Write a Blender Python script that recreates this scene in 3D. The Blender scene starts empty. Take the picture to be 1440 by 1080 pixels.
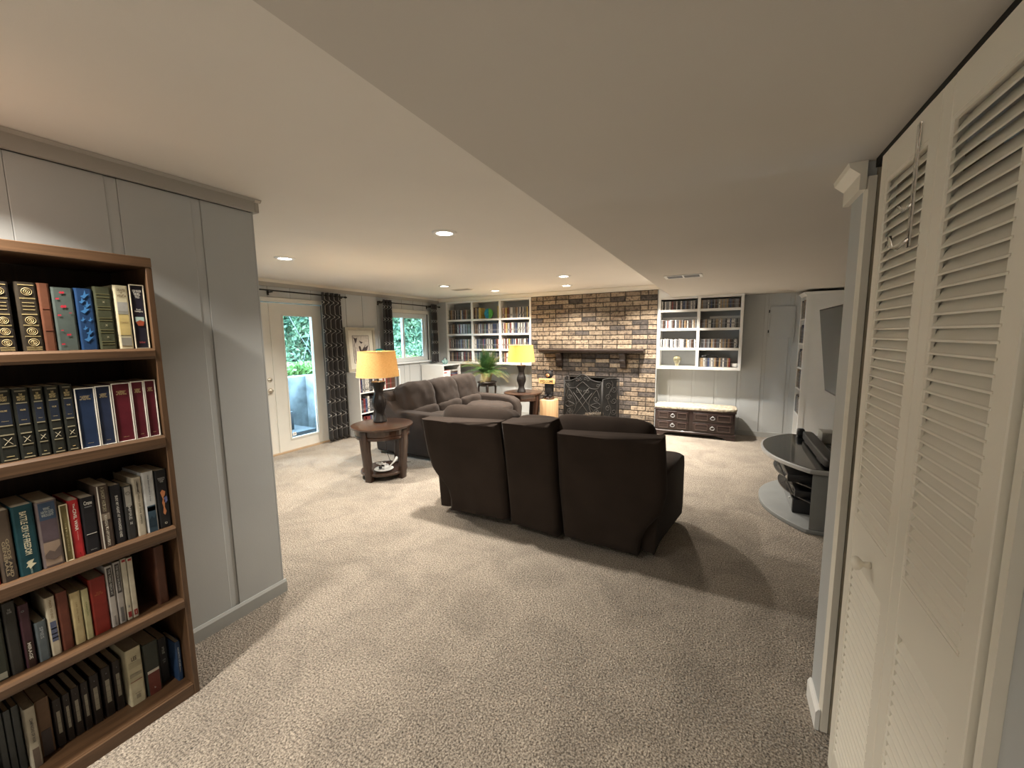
import bpy, bmesh, math, random
from mathutils import Vector, Matrix, noise
import os
PI = math.pi
S = bpy.context.scene
COL = S.collection
random.seed(7)

# ------------------------------------------------------------------ camera
cam_d = bpy.data.cameras.new('camera'); cam = bpy.data.objects.new('camera', cam_d); COL.objects.link(cam)
yaw, pitch, roll, f = -0.48313, 0.118653, -0.012144, 565.5
cam_d.sensor_fit = 'HORIZONTAL'; cam_d.sensor_width = 36; cam_d.lens = f/1440*36
cam_d.clip_start = 0.02; cam_d.clip_end = 200
def _R():
    c, s = math.cos, math.sin
    B = Matrix(((1,0,0),(0,0,-1),(0,1,0)))
    Y = Matrix(((c(yaw),-s(yaw),0),(s(yaw),c(yaw),0),(0,0,1)))
    P = Matrix(((1,0,0),(0,c(pitch),-s(pitch)),(0,s(pitch),c(pitch))))
    R = Matrix(((c(roll),-s(roll),0),(s(roll),c(roll),0),(0,0,1)))
    return R @ P @ B @ Y
M = _R()
right = Vector(M[0]); down = Vector(M[1]); fwd = Vector(M[2])
rm = Matrix((right, -down, -fwd)).transposed().to_4x4()
rm.translation = Vector((0, 0, 1.5))
cam.matrix_world = rm
S.camera = cam

# ------------------------------------------------------------------ world, exposure
S.view_settings.view_transform = 'Standard'; S.view_settings.look = 'None'
S.view_settings.exposure = 0.22; S.view_settings.gamma = 1.0; S.view_settings.use_curve_mapping = False
w = bpy.data.worlds.new('overcast_sky'); S.world = w; w.use_nodes = True
bg = w.node_tree.nodes['Background']; bg.inputs[0].default_value = (0.55, 0.81, 1.0, 1); bg.inputs[1].default_value = 24.0

WARM = (1.0, 0.80, 0.58); NEUT = (1.0, 0.91, 0.79)
def area(loc, power, size=0.1, col=NEUT, spread=2.25):
    d = bpy.data.lights.new('recessed_lamp', 'AREA'); d.shape = 'DISK'; d.size = size; d.energy = power; d.color = col; d.spread = spread
    o = bpy.data.objects.new('recessed_lamp', d); COL.objects.link(o); o.location = loc
    return o
CEIL = 2.24
LIGHTS = [(-3.62, 2.42, 40), (-1.80, 2.42, 34), (-3.65, 4.87, 48), (-1.81, 4.88, 68), (-3.33, 5.80, 40), (-2.11, 5.80, 40), (-0.87, 5.80, 62), (-1.80, 0.15, 23),
          (-1.30, -1.6, 66)]  # unseen fill light added behind the camera, mainly for the closet doors
for x, y, p in LIGHTS:
    area((x, y, CEIL-0.012), p*1.0)

# ------------------------------------------------------------------ helpers
def tag(o, label=None, cat=None, group=None, kind=None):
    if label: o['label'] = label
    if cat: o['category'] = cat
    if group: o['group'] = group
    if kind: o['kind'] = kind
    return o
def thing(name, label, cat, loc=(0,0,0), rz=0, group=None):
    o = bpy.data.objects.new(name, None); COL.objects.link(o); o.location = loc; o.rotation_euler = (0,0,rz)
    o.empty_display_size = 0.05
    return tag(o, label, cat, group)
def setting(name, loc=(0,0,0)):
    o = bpy.data.objects.new(name, None); COL.objects.link(o); o.location = loc; o['kind'] = 'structure'
    return o
def world_loc(o):
    v = Vector((0,0,0))
    while o: v += Vector(o.location); o = o.parent
    return v

class MB:
    def __init__(s): s.v = []; s.f = []; s.uv = {}
    def quad_add(s, vs, fs):
        n = len(s.v); s.v += [tuple(a) for a in vs]; s.f += [tuple(i+n for i in q) for q in fs]; return s
    def box(s, x0, x1, y0, y1, z0, z1):
        vs = [(x0,y0,z0),(x1,y0,z0),(x1,y1,z0),(x0,y1,z0),(x0,y0,z1),(x1,y0,z1),(x1,y1,z1),(x0,y1,z1)]
        return s.quad_add(vs, [(0,3,2,1),(4,5,6,7),(0,1,5,4),(1,2,6,5),(2,3,7,6),(3,0,4,7)])
    def prism(s, pts, a0, a1, axis='z', top=None):
        # pts 2-D outline; axis z: (x,y); axis y: (x,z); axis x: (y,z)
        n = len(pts); top = top or pts
        def P(p, a): return (p[0],p[1],a) if axis=='z' else ((p[0],a,p[1]) if axis=='y' else (a,p[0],p[1]))
        vs = [P(p,a0) for p in pts] + [P(p,a1) for p in top]
        fs = [tuple(range(n-1,-1,-1)), tuple(range(n,2*n))] + [(i,(i+1)%n,n+(i+1)%n,n+i) for i in range(n)]
        return s.quad_add(vs, fs)
    def lathe(s, prof, seg=24, c=(0,0,0), cap=True):
        vs = []; fs = []; m = len(prof)
        for r, z in prof:
            for k in range(seg):
                a = 2*PI*k/seg; vs.append((c[0]+r*math.cos(a), c[1]+r*math.sin(a), c[2]+z))
        for i in range(m-1):
            for k in range(seg):
                k2 = (k+1)%seg; fs.append((i*seg+k, i*seg+k2, (i+1)*seg+k2, (i+1)*seg+k))
        if cap:
            fs.append(tuple(range(seg-1,-1,-1))); fs.append(tuple((m-1)*seg+k for k in range(seg)))
        return s.quad_add(vs, fs)
    def tube(s, path, r, seg=8, closed=False):
        path = [Vector(p) for p in path]; n = len(path); vs = []; fs = []
        rr = r if isinstance(r, (list,tuple)) else [r]*n
        prevx = None
        for i, p in enumerate(path):
            if closed: t = path[(i+1)%n]-path[i-1]
            else: t = path[min(i+1,n-1)]-path[max(i-1,0)]
            if t.length < 1e-9: t = Vector((0,0,1))
            t.normalize()
            if prevx is None:
                x = t.cross(Vector((0,0,1)))
                if x.length < 1e-3: x = t.cross(Vector((1,0,0)))
            else: x = prevx - t*prevx.dot(t)
            x.normalize(); prevx = x; y = t.cross(x)
            for k in range(seg):
                a = 2*PI*k/seg; vs.append(p + x*math.cos(a)*rr[i] + y*math.sin(a)*rr[i])
        for i in range(n if closed else n-1):
            j = (i+1)%n
            for k in range(seg):
                k2 = (k+1)%seg; fs.append((i*seg+k, i*seg+k2, j*seg+k2, j*seg+k))
        if not closed:
            fs.append(tuple(range(seg-1,-1,-1))); fs.append(tuple((n-1)*seg+k for k in range(seg)))
        return s.quad_add(vs, fs)
    def soft(s, c, h, p=5, n=8, wr=0.0, fr=5, seed=0, rot=None, fn=None):
        # rounded box / cushion: centre c, half sizes h
        vs = []; fs = []; idx = {}
        def vid(a, b, d):
            key = (a,b,d)
            if key in idx: return idx[key]
            q = Vector((a,b,d))*(1/n)
            q = Vector([math.sin(t*PI/2*0.9)/math.sin(PI/2*0.9) for t in q]) if False else q
            nn = (abs(q.x)**p+abs(q.y)**p+abs(q.z)**p)**(1/p)
            q = q/nn
            P = Vector((q.x*h[0], q.y*h[1], q.z*h[2]))
            if wr:
                nv = noise.noise(Vector((P.x*fr+seed*3.1, P.y*fr+seed, P.z*fr*0.8)))
                nv += 0.5*noise.noise(Vector((P.x*fr*2.7+seed*3.1, P.y*fr*2.7+seed, P.z*fr*2)))
                P += q.normalized()*wr*nv
            if fn: P = fn(P)
            if rot: P = rot @ P
            idx[key] = len(vs); vs.append(P+Vector(c)); return idx[key]
        for ax in range(3):
            for sg in (-n, n):
                for i in range(-n, n, 2):
                    for j in range(-n, n, 2):
                        def g(u, v):
                            t = [0,0,0]; t[ax] = sg; t[(ax+1)%3] = u; t[(ax+2)%3] = v; return vid(*t)
                        q = (g(i,j), g(i+2,j), g(i+2,j+2), g(i,j+2))
                        fs.append(q if sg > 0 else q[::-1])
        return s.quad_add(vs, fs)
    def build(s, name, mat, parent=None, smooth=False, bevel=0, seg=2, auto=True, local=False, kind=None, label=None):
        off = Vector((0,0,0))
        if parent is not None and not local: off = world_loc(parent)
        me = bpy.data.meshes.new(name)
        me.from_pydata([tuple(Vector(v)-off) for v in s.v], [], s.f); me.update()
        o = bpy.data.objects.new(name, me); COL.objects.link(o)
        if parent: o.parent = parent
        if mat: me.materials.append(mat)
        if smooth:
            me.polygons.foreach_set('use_smooth', [True]*len(me.polygons))
        if bevel:
            b = o.modifiers.new('bevel', 'BEVEL'); b.width = bevel; b.segments = seg; b.limit_method = 'ANGLE'; b.angle_limit = 0.6
            if seg > 1: me.polygons.foreach_set('use_smooth', [True]*len(me.polygons)); b.harden_normals = False
        if kind: o['kind'] = kind
        if label: o['label'] = label
        return o
def BX(*a): return MB().box(*a)
def smooth_angle(o, ang=0.6):
    me = o.data; me.polygons.foreach_set('use_smooth', [True]*len(me.polygons))
    try: me.set_sharp_from_angle(angle=ang)
    except Exception: pass
    return o
def copy_tree(o, parent=None):
    c = o.copy(); COL.objects.link(c); c.parent = parent
    for ch in list(o.children): copy_tree(ch, c)
    return c

# ------------------------------------------------------------------ materials
def new_mat(name):
    m = bpy.data.materials.new(name); m.use_nodes = True
    nt = m.node_tree; return m, nt, nt.nodes['Principled BSDF']
def N(nt, t, **k):
    n = nt.nodes.new(t)
    for a, b in k.items():
        if a in n.inputs: n.inputs[a].default_value = b
        else: setattr(n, a, b)
    return n
def mix_col(nt, fac, a, b):
    m = nt.nodes.new('ShaderNodeMix'); m.data_type = 'RGBA'
    if hasattr(fac, 'is_linked') or hasattr(fac, 'links'): nt.links.new(fac, m.inputs[0])
    else: m.inputs[0].default_value = fac
    for i, c in ((6,a),(7,b)):
        if isinstance(c, tuple): m.inputs[i].default_value = (*c[:3], 1)
        else: nt.links.new(c, m.inputs[i])
    return m.outputs[2]
def ramp(nt, src, stops):
    r = nt.nodes.new('ShaderNodeValToRGB'); nt.links.new(src, r.inputs[0])
    e = r.color_ramp.elements
    while len(e) < len(stops): e.new(0.5)
    for q, (p, c) in zip(e, stops): q.position = p; q.color = (*c[:3], 1) if isinstance(c, tuple) else (c,c,c,1)
    return r.outputs[0]
def mat(name, col, rough=0.6, var=0.06, scale=8, bump=0.0, bscale=200, metal=0, sheen=0, coat=0, spec=0.5):
    m, nt, b = new_mat(name); L = nt.links
    tc = N(nt, 'ShaderNodeTexCoord')
    n = N(nt, 'ShaderNodeTexNoise', Scale=scale, Detail=4.0); L.new(tc.outputs['Object'], n.inputs['Vector'])
    lo = tuple(max(0,c*(1-var)) for c in col); hi = tuple(min(1,c*(1+var)) for c in col)
    L.new(ramp(nt, n.outputs[0], [(0.3,lo),(0.7,hi)]), b.inputs['Base Color'])
    b.inputs['Roughness'].default_value = rough; b.inputs['Metallic'].default_value = metal
    b.inputs['Specular IOR Level'].default_value = spec
    if sheen: b.inputs['Sheen Weight'].default_value = sheen; b.inputs['Sheen Roughness'].default_value = 0.4
    if coat: b.inputs['Coat Weight'].default_value = coat; b.inputs['Coat Roughness'].default_value = 0.1
    if bump:
        n2 = N(nt, 'ShaderNodeTexNoise', Scale=bscale, Detail=3.0); L.new(tc.outputs['Object'], n2.inputs['Vector'])
        bp = N(nt, 'ShaderNodeBump', Strength=bump, Distance=0.002); L.new(n2.outputs[0], bp.inputs['Height']); L.new(bp.outputs[0], b.inputs['Normal'])
    return m
def wood(name, c1, c2, axis='z', rough=0.45, sc=1.0, coat=0.0):
    m, nt, b = new_mat(name); L = nt.links
    tc = N(nt, 'ShaderNodeTexCoord'); mp = N(nt, 'ShaderNodeMapping')
    st = {'x':(2,40,40),'y':(40,2,40),'z':(40,40,2)}[axis]
    mp.inputs['Scale'].default_value = tuple(a*sc for a in st)
    L.new(tc.outputs['Object'], mp.inputs['Vector'])
    n = N(nt, 'ShaderNodeTexNoise', Scale=1.0, Detail=6.0, Roughness=0.65, Distortion=0.6); L.new(mp.outputs[0], n.inputs['Vector'])
    L.new(ramp(nt, n.outputs[0], [(0.32,c1),(0.66,c2)]), b.inputs['Base Color'])
    b.inputs['Roughness'].default_value = rough
    if coat: b.inputs['Coat Weight'].default_value = coat; b.inputs['Coat Roughness'].default_value = 0.12
    bp = N(nt, 'ShaderNodeBump', Strength=0.15, Distance=0.001); L.new(n.outputs[0], bp.inputs['Height']); L.new(bp.outputs[0], b.inputs['Normal'])
    return m
def emit(name, col, st):
    m, nt, b = new_mat(name)
    b.inputs['Emission Color'].default_value = (*col,1); b.inputs['Emission Strength'].default_value = st; b.inputs['Base Color'].default_value = (*col,1)
    return m
M_wall = mat('grey_wall_paint', (0.48,0.50,0.505), 0.55, 0.03, 3, 0.12, 120)
M_wall2 = mat('grey_batten_paint', (0.50,0.52,0.525), 0.5, 0.03, 3, 0.08, 120)
M_groove = mat('panel_groove', (0.12,0.12,0.115), 0.8)
M_crown = mat('crown_paint', (0.40,0.385,0.355), 0.5, 0.02)
M_crownw = mat('crown_white', (0.72,0.68,0.60), 0.5, 0.02)
M_base = mat('baseboard_paint', (0.42,0.43,0.42), 0.45, 0.02)
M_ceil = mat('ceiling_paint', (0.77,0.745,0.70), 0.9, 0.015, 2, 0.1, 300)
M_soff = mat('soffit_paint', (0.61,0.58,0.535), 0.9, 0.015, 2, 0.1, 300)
M_white = mat('white_paint', (0.80,0.80,0.78), 0.4, 0.02)
M_cream = mat('cream_door_paint', (0.80,0.765,0.675), 0.42, 0.02, 4, 0.05, 150)
M_dark = mat('black_plastic', (0.012,0.012,0.014), 0.35)
M_iron = mat('black_iron', (0.012,0.0115,0.011), 0.6, spec=0.25)
M_metal = mat('brushed_nickel', (0.65,0.6,0.52), 0.28, metal=1)
M_silver = mat('silver_plastic', (0.42,0.43,0.44), 0.35, metal=0.3)
M_greyp = mat('grey_laminate', (0.20,0.21,0.21), 0.5)
M_oak = wood('oak_edge', (0.055,0.029,0.014), (0.130,0.071,0.036), 'y', 0.45)
M_oakz = wood('oak_upright', (0.055,0.029,0.014), (0.130,0.071,0.036), 'z', 0.45)
M_oakd = wood('oak_back', (0.020,0.010,0.006), (0.040,0.020,0.011), 'z', 0.6)
M_walnut = wood('walnut_table', (0.022,0.010,0.006), (0.058,0.026,0.014), 'x', 0.3, coat=0.5)
M_walnutz = wood('walnut_leg', (0.020,0.009,0.006), (0.048,0.023,0.013), 'z', 0.35, coat=0.3)
M_darkwood = wood('dark_mantel_wood', (0.014,0.008,0.006), (0.032,0.018,0.014), 'x', 0.45, coat=0.2)
M_black = mat('satin_black', (0.02,0.017,0.015), 0.38, 0.1, 20)
M_sofa = mat('brown_velour', (0.034,0.0255,0.021), 0.95, 0.14, 4, 0.35, 260, sheen=0.04, spec=0.12)
M_sofa2 = mat('brown_microfibre', (0.029,0.022,0.0185), 0.9, 0.16, 5, 0.35, 200, sheen=0.05, spec=0.12)
M_pages = mat('book_pages', (0.46,0.40,0.30), 0.9, 0.1, 60)
M_gold = mat('gold_print', (0.42,0.33,0.17), 0.5)
M_ink = {}
def colmat(c, rough=0.55, var=0.12, sc=30):
    k = (tuple(round(x,3) for x in c), rough, var)
    if k not in M_ink: M_ink[k] = mat('paint_%d' % len(M_ink), c, rough, var, sc, spec=0.28)
    return M_ink[k]
# ------------------------------------------------------------------ carpet
def carpet_mat():
    m, nt, b = new_mat('beige_carpet'); L = nt.links
    tc = N(nt, 'ShaderNodeTexCoord')
    n1 = N(nt, 'ShaderNodeTexNoise', Scale=122.0, Detail=4.0, Roughness=0.75)
    n2 = N(nt, 'ShaderNodeTexNoise', Scale=3.2, Detail=5.0, Roughness=0.65, Distortion=0.7)
    n3 = N(nt, 'ShaderNodeTexVoronoi', Scale=120.0)
    for n in (n1, n2, n3): L.new(tc.outputs['Object'], n.inputs['Vector'])
    c1 = ramp(nt, n1.outputs[0], [(0.36,(0.07,0.056,0.045)),(0.48,(0.345,0.295,0.24)),(0.62,(0.67,0.59,0.49))])
    c2 = ramp(nt, n2.outputs[0], [(0.36,0.76),(0.58,1.0)])
    mm = nt.nodes.new('ShaderNodeMix'); mm.data_type = 'RGBA'; mm.blend_type = 'MULTIPLY'; mm.inputs[0].default_value = 1
    L.new(c1, mm.inputs[6]); L.new(c2, mm.inputs[7]); L.new(mm.outputs[2], b.inputs['Base Color'])
    b.inputs['Roughness'].default_value = 1.0; b.inputs['Specular IOR Level'].default_value = 0.1
    b.inputs['Sheen Weight'].default_value = 0.15
    add = N(nt, 'ShaderNodeMath', operation='SUBTRACT'); L.new(n1.outputs[0], add.inputs[0]); L.new(n3.outputs[0], add.inputs[1])
    bp = N(nt, 'ShaderNodeBump', Strength=1.0, Distance=0.010); L.new(add.outputs[0], bp.inputs['Height'])
    bp2 = N(nt, 'ShaderNodeBump', Strength=0.35, Distance=0.03); L.new(n2.outputs[0], bp2.inputs['Height']); L.new(bp.outputs[0], bp2.inputs['Normal'])
    L.new(bp2.outputs[0], b.inputs['Normal'])
    return m
M_carpet = carpet_mat()
XW, XR, YF, YB = -5.06, 1.60, 6.75, -3.0
tag(BX(XW-0.15, XR+0.15, YB-0.1, YF+0.15, -0.12, 0).build('floor', M_carpet), kind='structure')
# ceiling + dropped soffit
tag(BX(XW-0.15, XR+0.15, YB-0.1, YF+0.15, CEIL, CEIL+0.12).build('ceiling', M_ceil), kind='structure')
SX, SZ = -0.70, 2.045
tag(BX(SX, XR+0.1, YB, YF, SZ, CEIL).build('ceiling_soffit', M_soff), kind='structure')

# ------------------------------------------------------------------ walls
def panelled(root, axis, plane, outward, a0, a1, z0, z1, seams, bw=0.035, base=M_wall, proud=0.008, lip=True):
    """board panels with battens at given positions, on plane; outward=+1/-1 along the normal axis"""
    edges = [a0] + list(seams) + [a1]
    for i in range(len(edges)-1):
        s, e = edges[i], edges[i+1]
        s2 = s + (bw/2 if i > 0 else 0); e2 = e - (bw/2 if i < len(edges)-2 else 0)
        if e2 - s2 < 0.01: continue
        t0, t1 = sorted((plane, plane+outward*proud))
        (BX(t0,t1,s2,e2,z0,z1) if axis=='x' else BX(s2,e2,t0,t1,z0,z1)).build('panel', base, root, bevel=0.002, seg=1)
    for s in seams:
        t0, t1 = sorted((plane, plane+outward*(proud*0.25)))
        w_ = bw/2 - 0.0005
        (BX(t0,t1,s-w_,s+w_,z0,z1) if axis=='x' else BX(s-w_,s+w_,t0,t1,z0,z1)).build('batten', M_wall2, root, bevel=0.002, seg=1)

# near left block (book wall); x = -2.266 face, ends at y = 1.345
XL = -2.266
wl = tag(BX(XW, XL-0.008, YB, 1.345, 0, CEIL).build('wall_left', M_groove), kind='structure')
panelled(wl, 'x', XL-0.008, 1, YB, 1.345, 0.0, 2.17, [-1.65,-1.35,-1.05,-0.75,-0.45,-0.10, 0.20, 0.48, 0.782, 1.085], 0.040)
BX(XW, XL, 1.345, 1.352, 0, CEIL).build('panel', M_wall, wl)
cr = tag(MB().box(XL, XL+0.022, YB, 1.3525, 2.172, CEIL-0.001).build('trim_1', M_crown, bevel=0.003), kind='structure')
BX(XW, XL+0.022, 1.353, 1.375, 2.172, CEIL-0.001).build('return_board', M_crown, cr, bevel=0.003)
MB().prism([(1.375,2.222),(1.385,2.2385),(1.353,2.2385),(1.353,2.222)], XW, XL+0.03, 'x').build('cap_moulding', M_crownw, cr)
MB().prism([(XL+0.022,2.225),(XL+0.034,2.2385),(XL,2.2385),(XL,2.225)], YB, 1.385, 'y').build('cap_moulding', M_crown, cr)
bb = tag(MB().prism([(XL,0),(XL+0.014,0),(XL+0.014,0.062),(XL+0.006,0.075),(XL,0.075)], 0.70, 1.362, 'y').build('baseboard_left', M_base), kind='structure')

# window wall x = -5.06 with openings
DY0, DY1, DZ = 2.37, 3.875, 1.965
WY0, WY1, WZ0, WZ1 = 5.20, 6.19, 1.06, 1.93
mb = MB()
for a in ((1.35,DY0,0,CEIL),(DY0,DY1,DZ,CEIL),(DY1,WY0,0,CEIL),(WY0,WY1,0,WZ0),(WY0,WY1,WZ1,CEIL),(WY1,YF,0,CEIL)):
    mb.box(XW-0.14, XW-0.008, a[0], a[1], a[2], a[3])
ww = tag(mb.build('wall_window', M_groove), kind='structure')
panelled(ww, 'x', XW-0.008, 1, 1.35, DY0, 0, 2.16, [1.65,1.95,2.2])
panelled(ww, 'x', XW-0.008, 1, DY0, DY1, DZ, 2.16, [2.5,2.8,3.1,3.4,3.7])
panelled(ww, 'x', XW-0.008, 1, DY1, WY0, 0, 2.16, [3.98, 4.285, 4.595, 4.90], 0.02)
panelled(ww, 'x', XW-0.008, 1, WY0, WY1, 0, WZ0, [5.48,5.62,5.9], 0.02)
panelled(ww, 'x', XW-0.008, 1, WY0, WY1, WZ1, 2.16, [5.48,5.78,6.05], 0.02)
panelled(ww, 'x', XW-0.008, 1, WY1, YF, 0, 2.16, [6.36,6.6], 0.02)
cw = tag(MB().prism([(XW,2.155),(XW+0.018,2.155),(XW+0.018,2.205),(XW+0.045,2.2385),(XW,2.2385)], 1.385, YF-0.002, 'y').build('trim_2', M_crown), kind='structure')
MB().prism([(XW+0.019,2.205),(XW+0.030,2.205),(XW+0.058,2.2385),(XW+0.046,2.2385)], 1.385, YF-0.003, 'y').build('cap_moulding', M_crownw, cw)
tag(BX(XW, XW+0.014, 3.965, 4.16, 0, 0.075).build('baseboard_window', M_base), kind='structure')

# far wall
fw = tag(BX(XW-0.14, XR, YF+0.008, YF+0.14, 0, CEIL).build('wall_far', M_groove), kind='structure')
panelled(fw, 'y', YF+0.008, -1, XW, -3.03, 0, 2.16, [-4.75,-4.45,-4.12,-3.78,-3.45,-3.2], 0.025)
panelled(fw, 'y', YF+0.008, -1, -0.90, XR, 0, SZ, [-0.70,-0.384,-0.075,0.225,0.52,0.82,1.1], 0.042)
tag(BX(0.22, 0.90, YF-0.014, YF, 0, 0.075).build('baseboard_far', M_base), kind='structure')
tag(BX(-4.0, -3.03, YF-0.014, YF, 0, 0.075).build('baseboard_far', M_base), kind='structure')
# breaker hatch in the far wall
ht = thing('access_panel', 'flush grey painted access panel set high in the panelled far wall', 'access panel', (0.67, YF, 1.65))
BX(0.565, 0.86, YF-0.012, YF-0.001, 1.435, 1.865).build('door', M_wall, ht, bevel=0.002, seg=1)
for z in (1.52, 1.80): BX(0.548, 0.560, YF-0.018, YF-0.001, z-0.02, z+0.02).build('hinge', M_iron, ht)

# tv wall (hidden) and partition end near closet
tag(BX(XR, XR+0.12, 1.90, YF, 0, SZ).build('wall_right', M_wall), kind='structure')
PY0, PY1, PX = 1.735, 1.90, 0.385
pt = tag(BX(PX, XR+0.1, PY0+0.02, PY1, 0, SZ).build('wall_partition', M_wall), kind='structure')
MB().prism([(PX-0.002,PY0+0.012),(PX+0.006,PY0),(PX+0.026,PY0),(PX+0.026,PY0+0.0195),(PX-0.002,PY0+0.0195)], 0, 1.995, 'z').build('corner_board', M_cream, pt)
BX(PX+0.028, PX+0.30, PY0+0.001, PY0+0.019, 0, SZ).build('jamb_face', mat('brown_jamb',(0.30,0.26,0.19),0.7,0.15,20), pt)  # darker brown face at the recess beside the doors
cp = tag(MB().prism([(PX-0.018,1.955),(PX,1.955),(PX,SZ-0.001),(PX-0.050,SZ-0.001),(PX-0.046,SZ-0.016),(PX-0.030,SZ-0.030),(PX-0.018,SZ-0.040)], PY0-0.002, PY1+0.04, 'y').build('trim_3', M_cream), kind='structure')
tag(MB().prism([(PX-0.014,0),(PX,0),(PX,0.085),(PX-0.006,0.085),(PX-0.014,0.07)], PY0+0.0, PY1, 'y').build('baseboard_partition', M_white), kind='structure')
# closet interior + near right wall
tag(BX(1.05, 1.10, -3.0, PY0, 0, SZ).build('wall_closet_back', M_groove), kind='structure')
rw = tag(BX(0.412, 1.05, -3.0, 0.845, 0, SZ).build('wall_near_right', M_wall), kind='structure')
BX(0.395, 0.43, 0.8455, 0.865, 0, SZ).build('jamb', M_cream, rw)
tr = tag(BX(0.404, 0.424, 0.868, PY0-0.002, SZ-0.028, SZ-0.001).build('trim_4', M_iron), kind='structure')
tag(BX(XL, 0.412, YB-0.1, YB, 0, CEIL).build('wall_back', M_wall), kind='structure')

# ------------------------------------------------------------------ closet bifold doors
def leaf(name, y0, y1, n_up, n_lo, knob=False):
    X0, X1 = 0.385, 0.411; yc = (y0+y1)/2
    r = tag(thing(name, None, None, (0.398, yc, 0.012)), kind='structure')
    sw = 0.048
    z0, z1 = 0.012, 2.005
    for a, b in ((y0,y0+sw),(y1-sw,y1)): BX(X0,X1,a,b,z0,z1).build('stile', M_cream, r, bevel=0.002, seg=1)
    zr = ((z0,0.11),(0.818,0.937),(1.925,z1))
    for a, b in zr: BX(X0+0.001,X1-0.001,y0+sw,y1-sw,a,b).build('rail', M_cream, r)
    for za, zb in ((0.11,0.818),(0.937,1.925)):
        # slim bead frame around the opening
        m = MB(); t = 0.010
        ya, yb = y0+sw, y1-sw
        m.box(X0+0.002,X0+0.008,ya,ya+t,za,zb).box(X0+0.002,X0+0.008,yb-t,yb,za,zb).box(X0+0.002,X0+0.008,ya+t,yb-t,za,za+t).box(X0+0.002,X0+0.008,ya+t,yb-t,zb-t,zb)
        m.build('bead', M_cream, r)
        pitch = 0.0262; n = int((zb-za-2*t)/pitch)
        p0 = (zb-za-2*t)/n
        tpl = None
        for k in range(n):
            zc = za+t+p0*(k+0.5)
            if tpl is None:
                h = 0.0172; th = 0.0045
                prof = [(X0+0.0005, -h-0.0032), (X1-0.003, h-0.0032), (X1-0.003, h+0.0032), (X0+0.0025, -h+0.0032), (X0+0.0005, -h+0.001)]
                # slat slopes down toward the room
                tpl = MB().prism([(px, pz) for px, pz in prof], ya+0.002-yc, yb-0.002-yc, 'y')
                tpl.v = [(v[0]-0.398, v[1], v[2]) for v in tpl.v]
                o = tpl.build('slat', M_cream, r, local=True); me = o.data
            else:
                o = bpy.data.objects.new('slat', me); COL.objects.link(o); o.parent = r
            o.location = (0, 0, zc-0.012)
    if knob:
        m = MB().lathe([(0.009,0),(0.0085,0.010),(0.007,0.016),(0.012,0.020),(0.0175,0.026),(0.019,0.032),(0.016,0.038),(0.008,0.042),(0.001,0.043)], 20)
        m.v = [(X0-v[2], 1.372+v[0], 0.862+v[1]) for v in m.v]
        m.f = [q[::-1] for q in m.f]
        m.build('knob', M_cream, r, smooth=True)
    return r
leaf('door_3', 1.226, 1.594, 0, 0, True)
leaf('door_4', 0.872, 1.222, 0, 0)
# clear over-door hook
M_clear, nt, b_ = new_mat('clear_acrylic'); b_.inputs['Roughness'].default_value = 0.05; b_.inputs['Transmission Weight'].default_value = 1.0; b_.inputs['IOR'].default_value = 1.45; b_.inputs['Base Color'].default_value = (0.95,0.95,0.95,1)
hk = thing('door_hook', 'clear plastic over-door hook hanging on the far louvred closet leaf', 'hook', (0.383, 1.327, 1.87))
BX(0.3805, 0.3845, 1.318, 1.336, 1.70, 1.98).build('strap', M_clear, hk, bevel=0.001)
MB().tube([(0.381,1.327,1.72),(0.362,1.327,1.700),(0.350,1.327,1.705),(0.347,1.327,1.730)], 0.0045, 8).build('prong', M_clear, hk, smooth=True)
MB().tube([(0.381,1.327,1.80),(0.366,1.327,1.785),(0.358,1.327,1.800)], 0.004, 8).build('prong', M_clear, hk, smooth=True)

# ------------------------------------------------------------------ french door
def glass_mat(name, tint=(0.96,0.99,1.0)):
    m = bpy.data.materials.new(name); m.use_nodes = True; nt = m.node_tree; nt.nodes.clear()
    o = N(nt,'ShaderNodeOutputMaterial'); t = N(nt,'ShaderNodeBsdfTransparent'); t.inputs[0].default_value = (*tint,1)
    g = N(nt,'ShaderNodeBsdfGlossy'); g.inputs['Roughness'].default_value = 0.02
    fr = N(nt,'ShaderNodeFresnel', IOR=1.3); mx = N(nt,'ShaderNodeMixShader')
    nt.links.new(fr.outputs[0], mx.inputs[0]); nt.links.new(t.outputs[0], mx.inputs[1]); nt.links.new(g.outputs[0], mx.inputs[2]); nt.links.new(mx.outputs[0], o.inputs[0])
    return m
M_glass = glass_mat('window_glass')
M_doorw = mat('off_white_door', (0.66,0.65,0.60), 0.4, 0.02)
def door_leaf(name, y0, y1):
    X0, X1 = XW-0.055, XW-0.012
    r = tag(thing(name, None, None, (XW-0.03,(y0+y1)/2,0.02)), kind='structure')
    ga, gb, gz0, gz1 = y0+0.165, y1-0.155, 0.175, 1.795
    if name == 'door_1': ga, gb = y0+0.155, y1-0.165
    m = MB().box(X0,X1,y0,ga,0.02,1.955).box(X0,X1,gb,y1,0.02,1.955).box(X0,X1,ga,gb,0.02,gz0).box(X0,X1,ga,gb,gz1,1.955)
    m.build('slab', M_doorw, r)
    m = MB(); t = 0.018
    m.box(X1,X1+0.008,ga-t,ga,gz0-t,gz1+t).box(X1,X1+0.008,gb,gb+t,gz0-t,gz1+t).box(X1,X1+0.008,ga,gb,gz0-t,gz0).box(X1,X1+0.008,ga,gb,gz1,gz1+t)
    m.build('glazing_bead', M_doorw, r)
    BX(X0+0.015,X0+0.021,ga,gb,gz0,gz1).build('pane', M_glass, r)
    return r, X1
r1, X1 = door_leaf('door_1', 2.405, 3.128)
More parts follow.
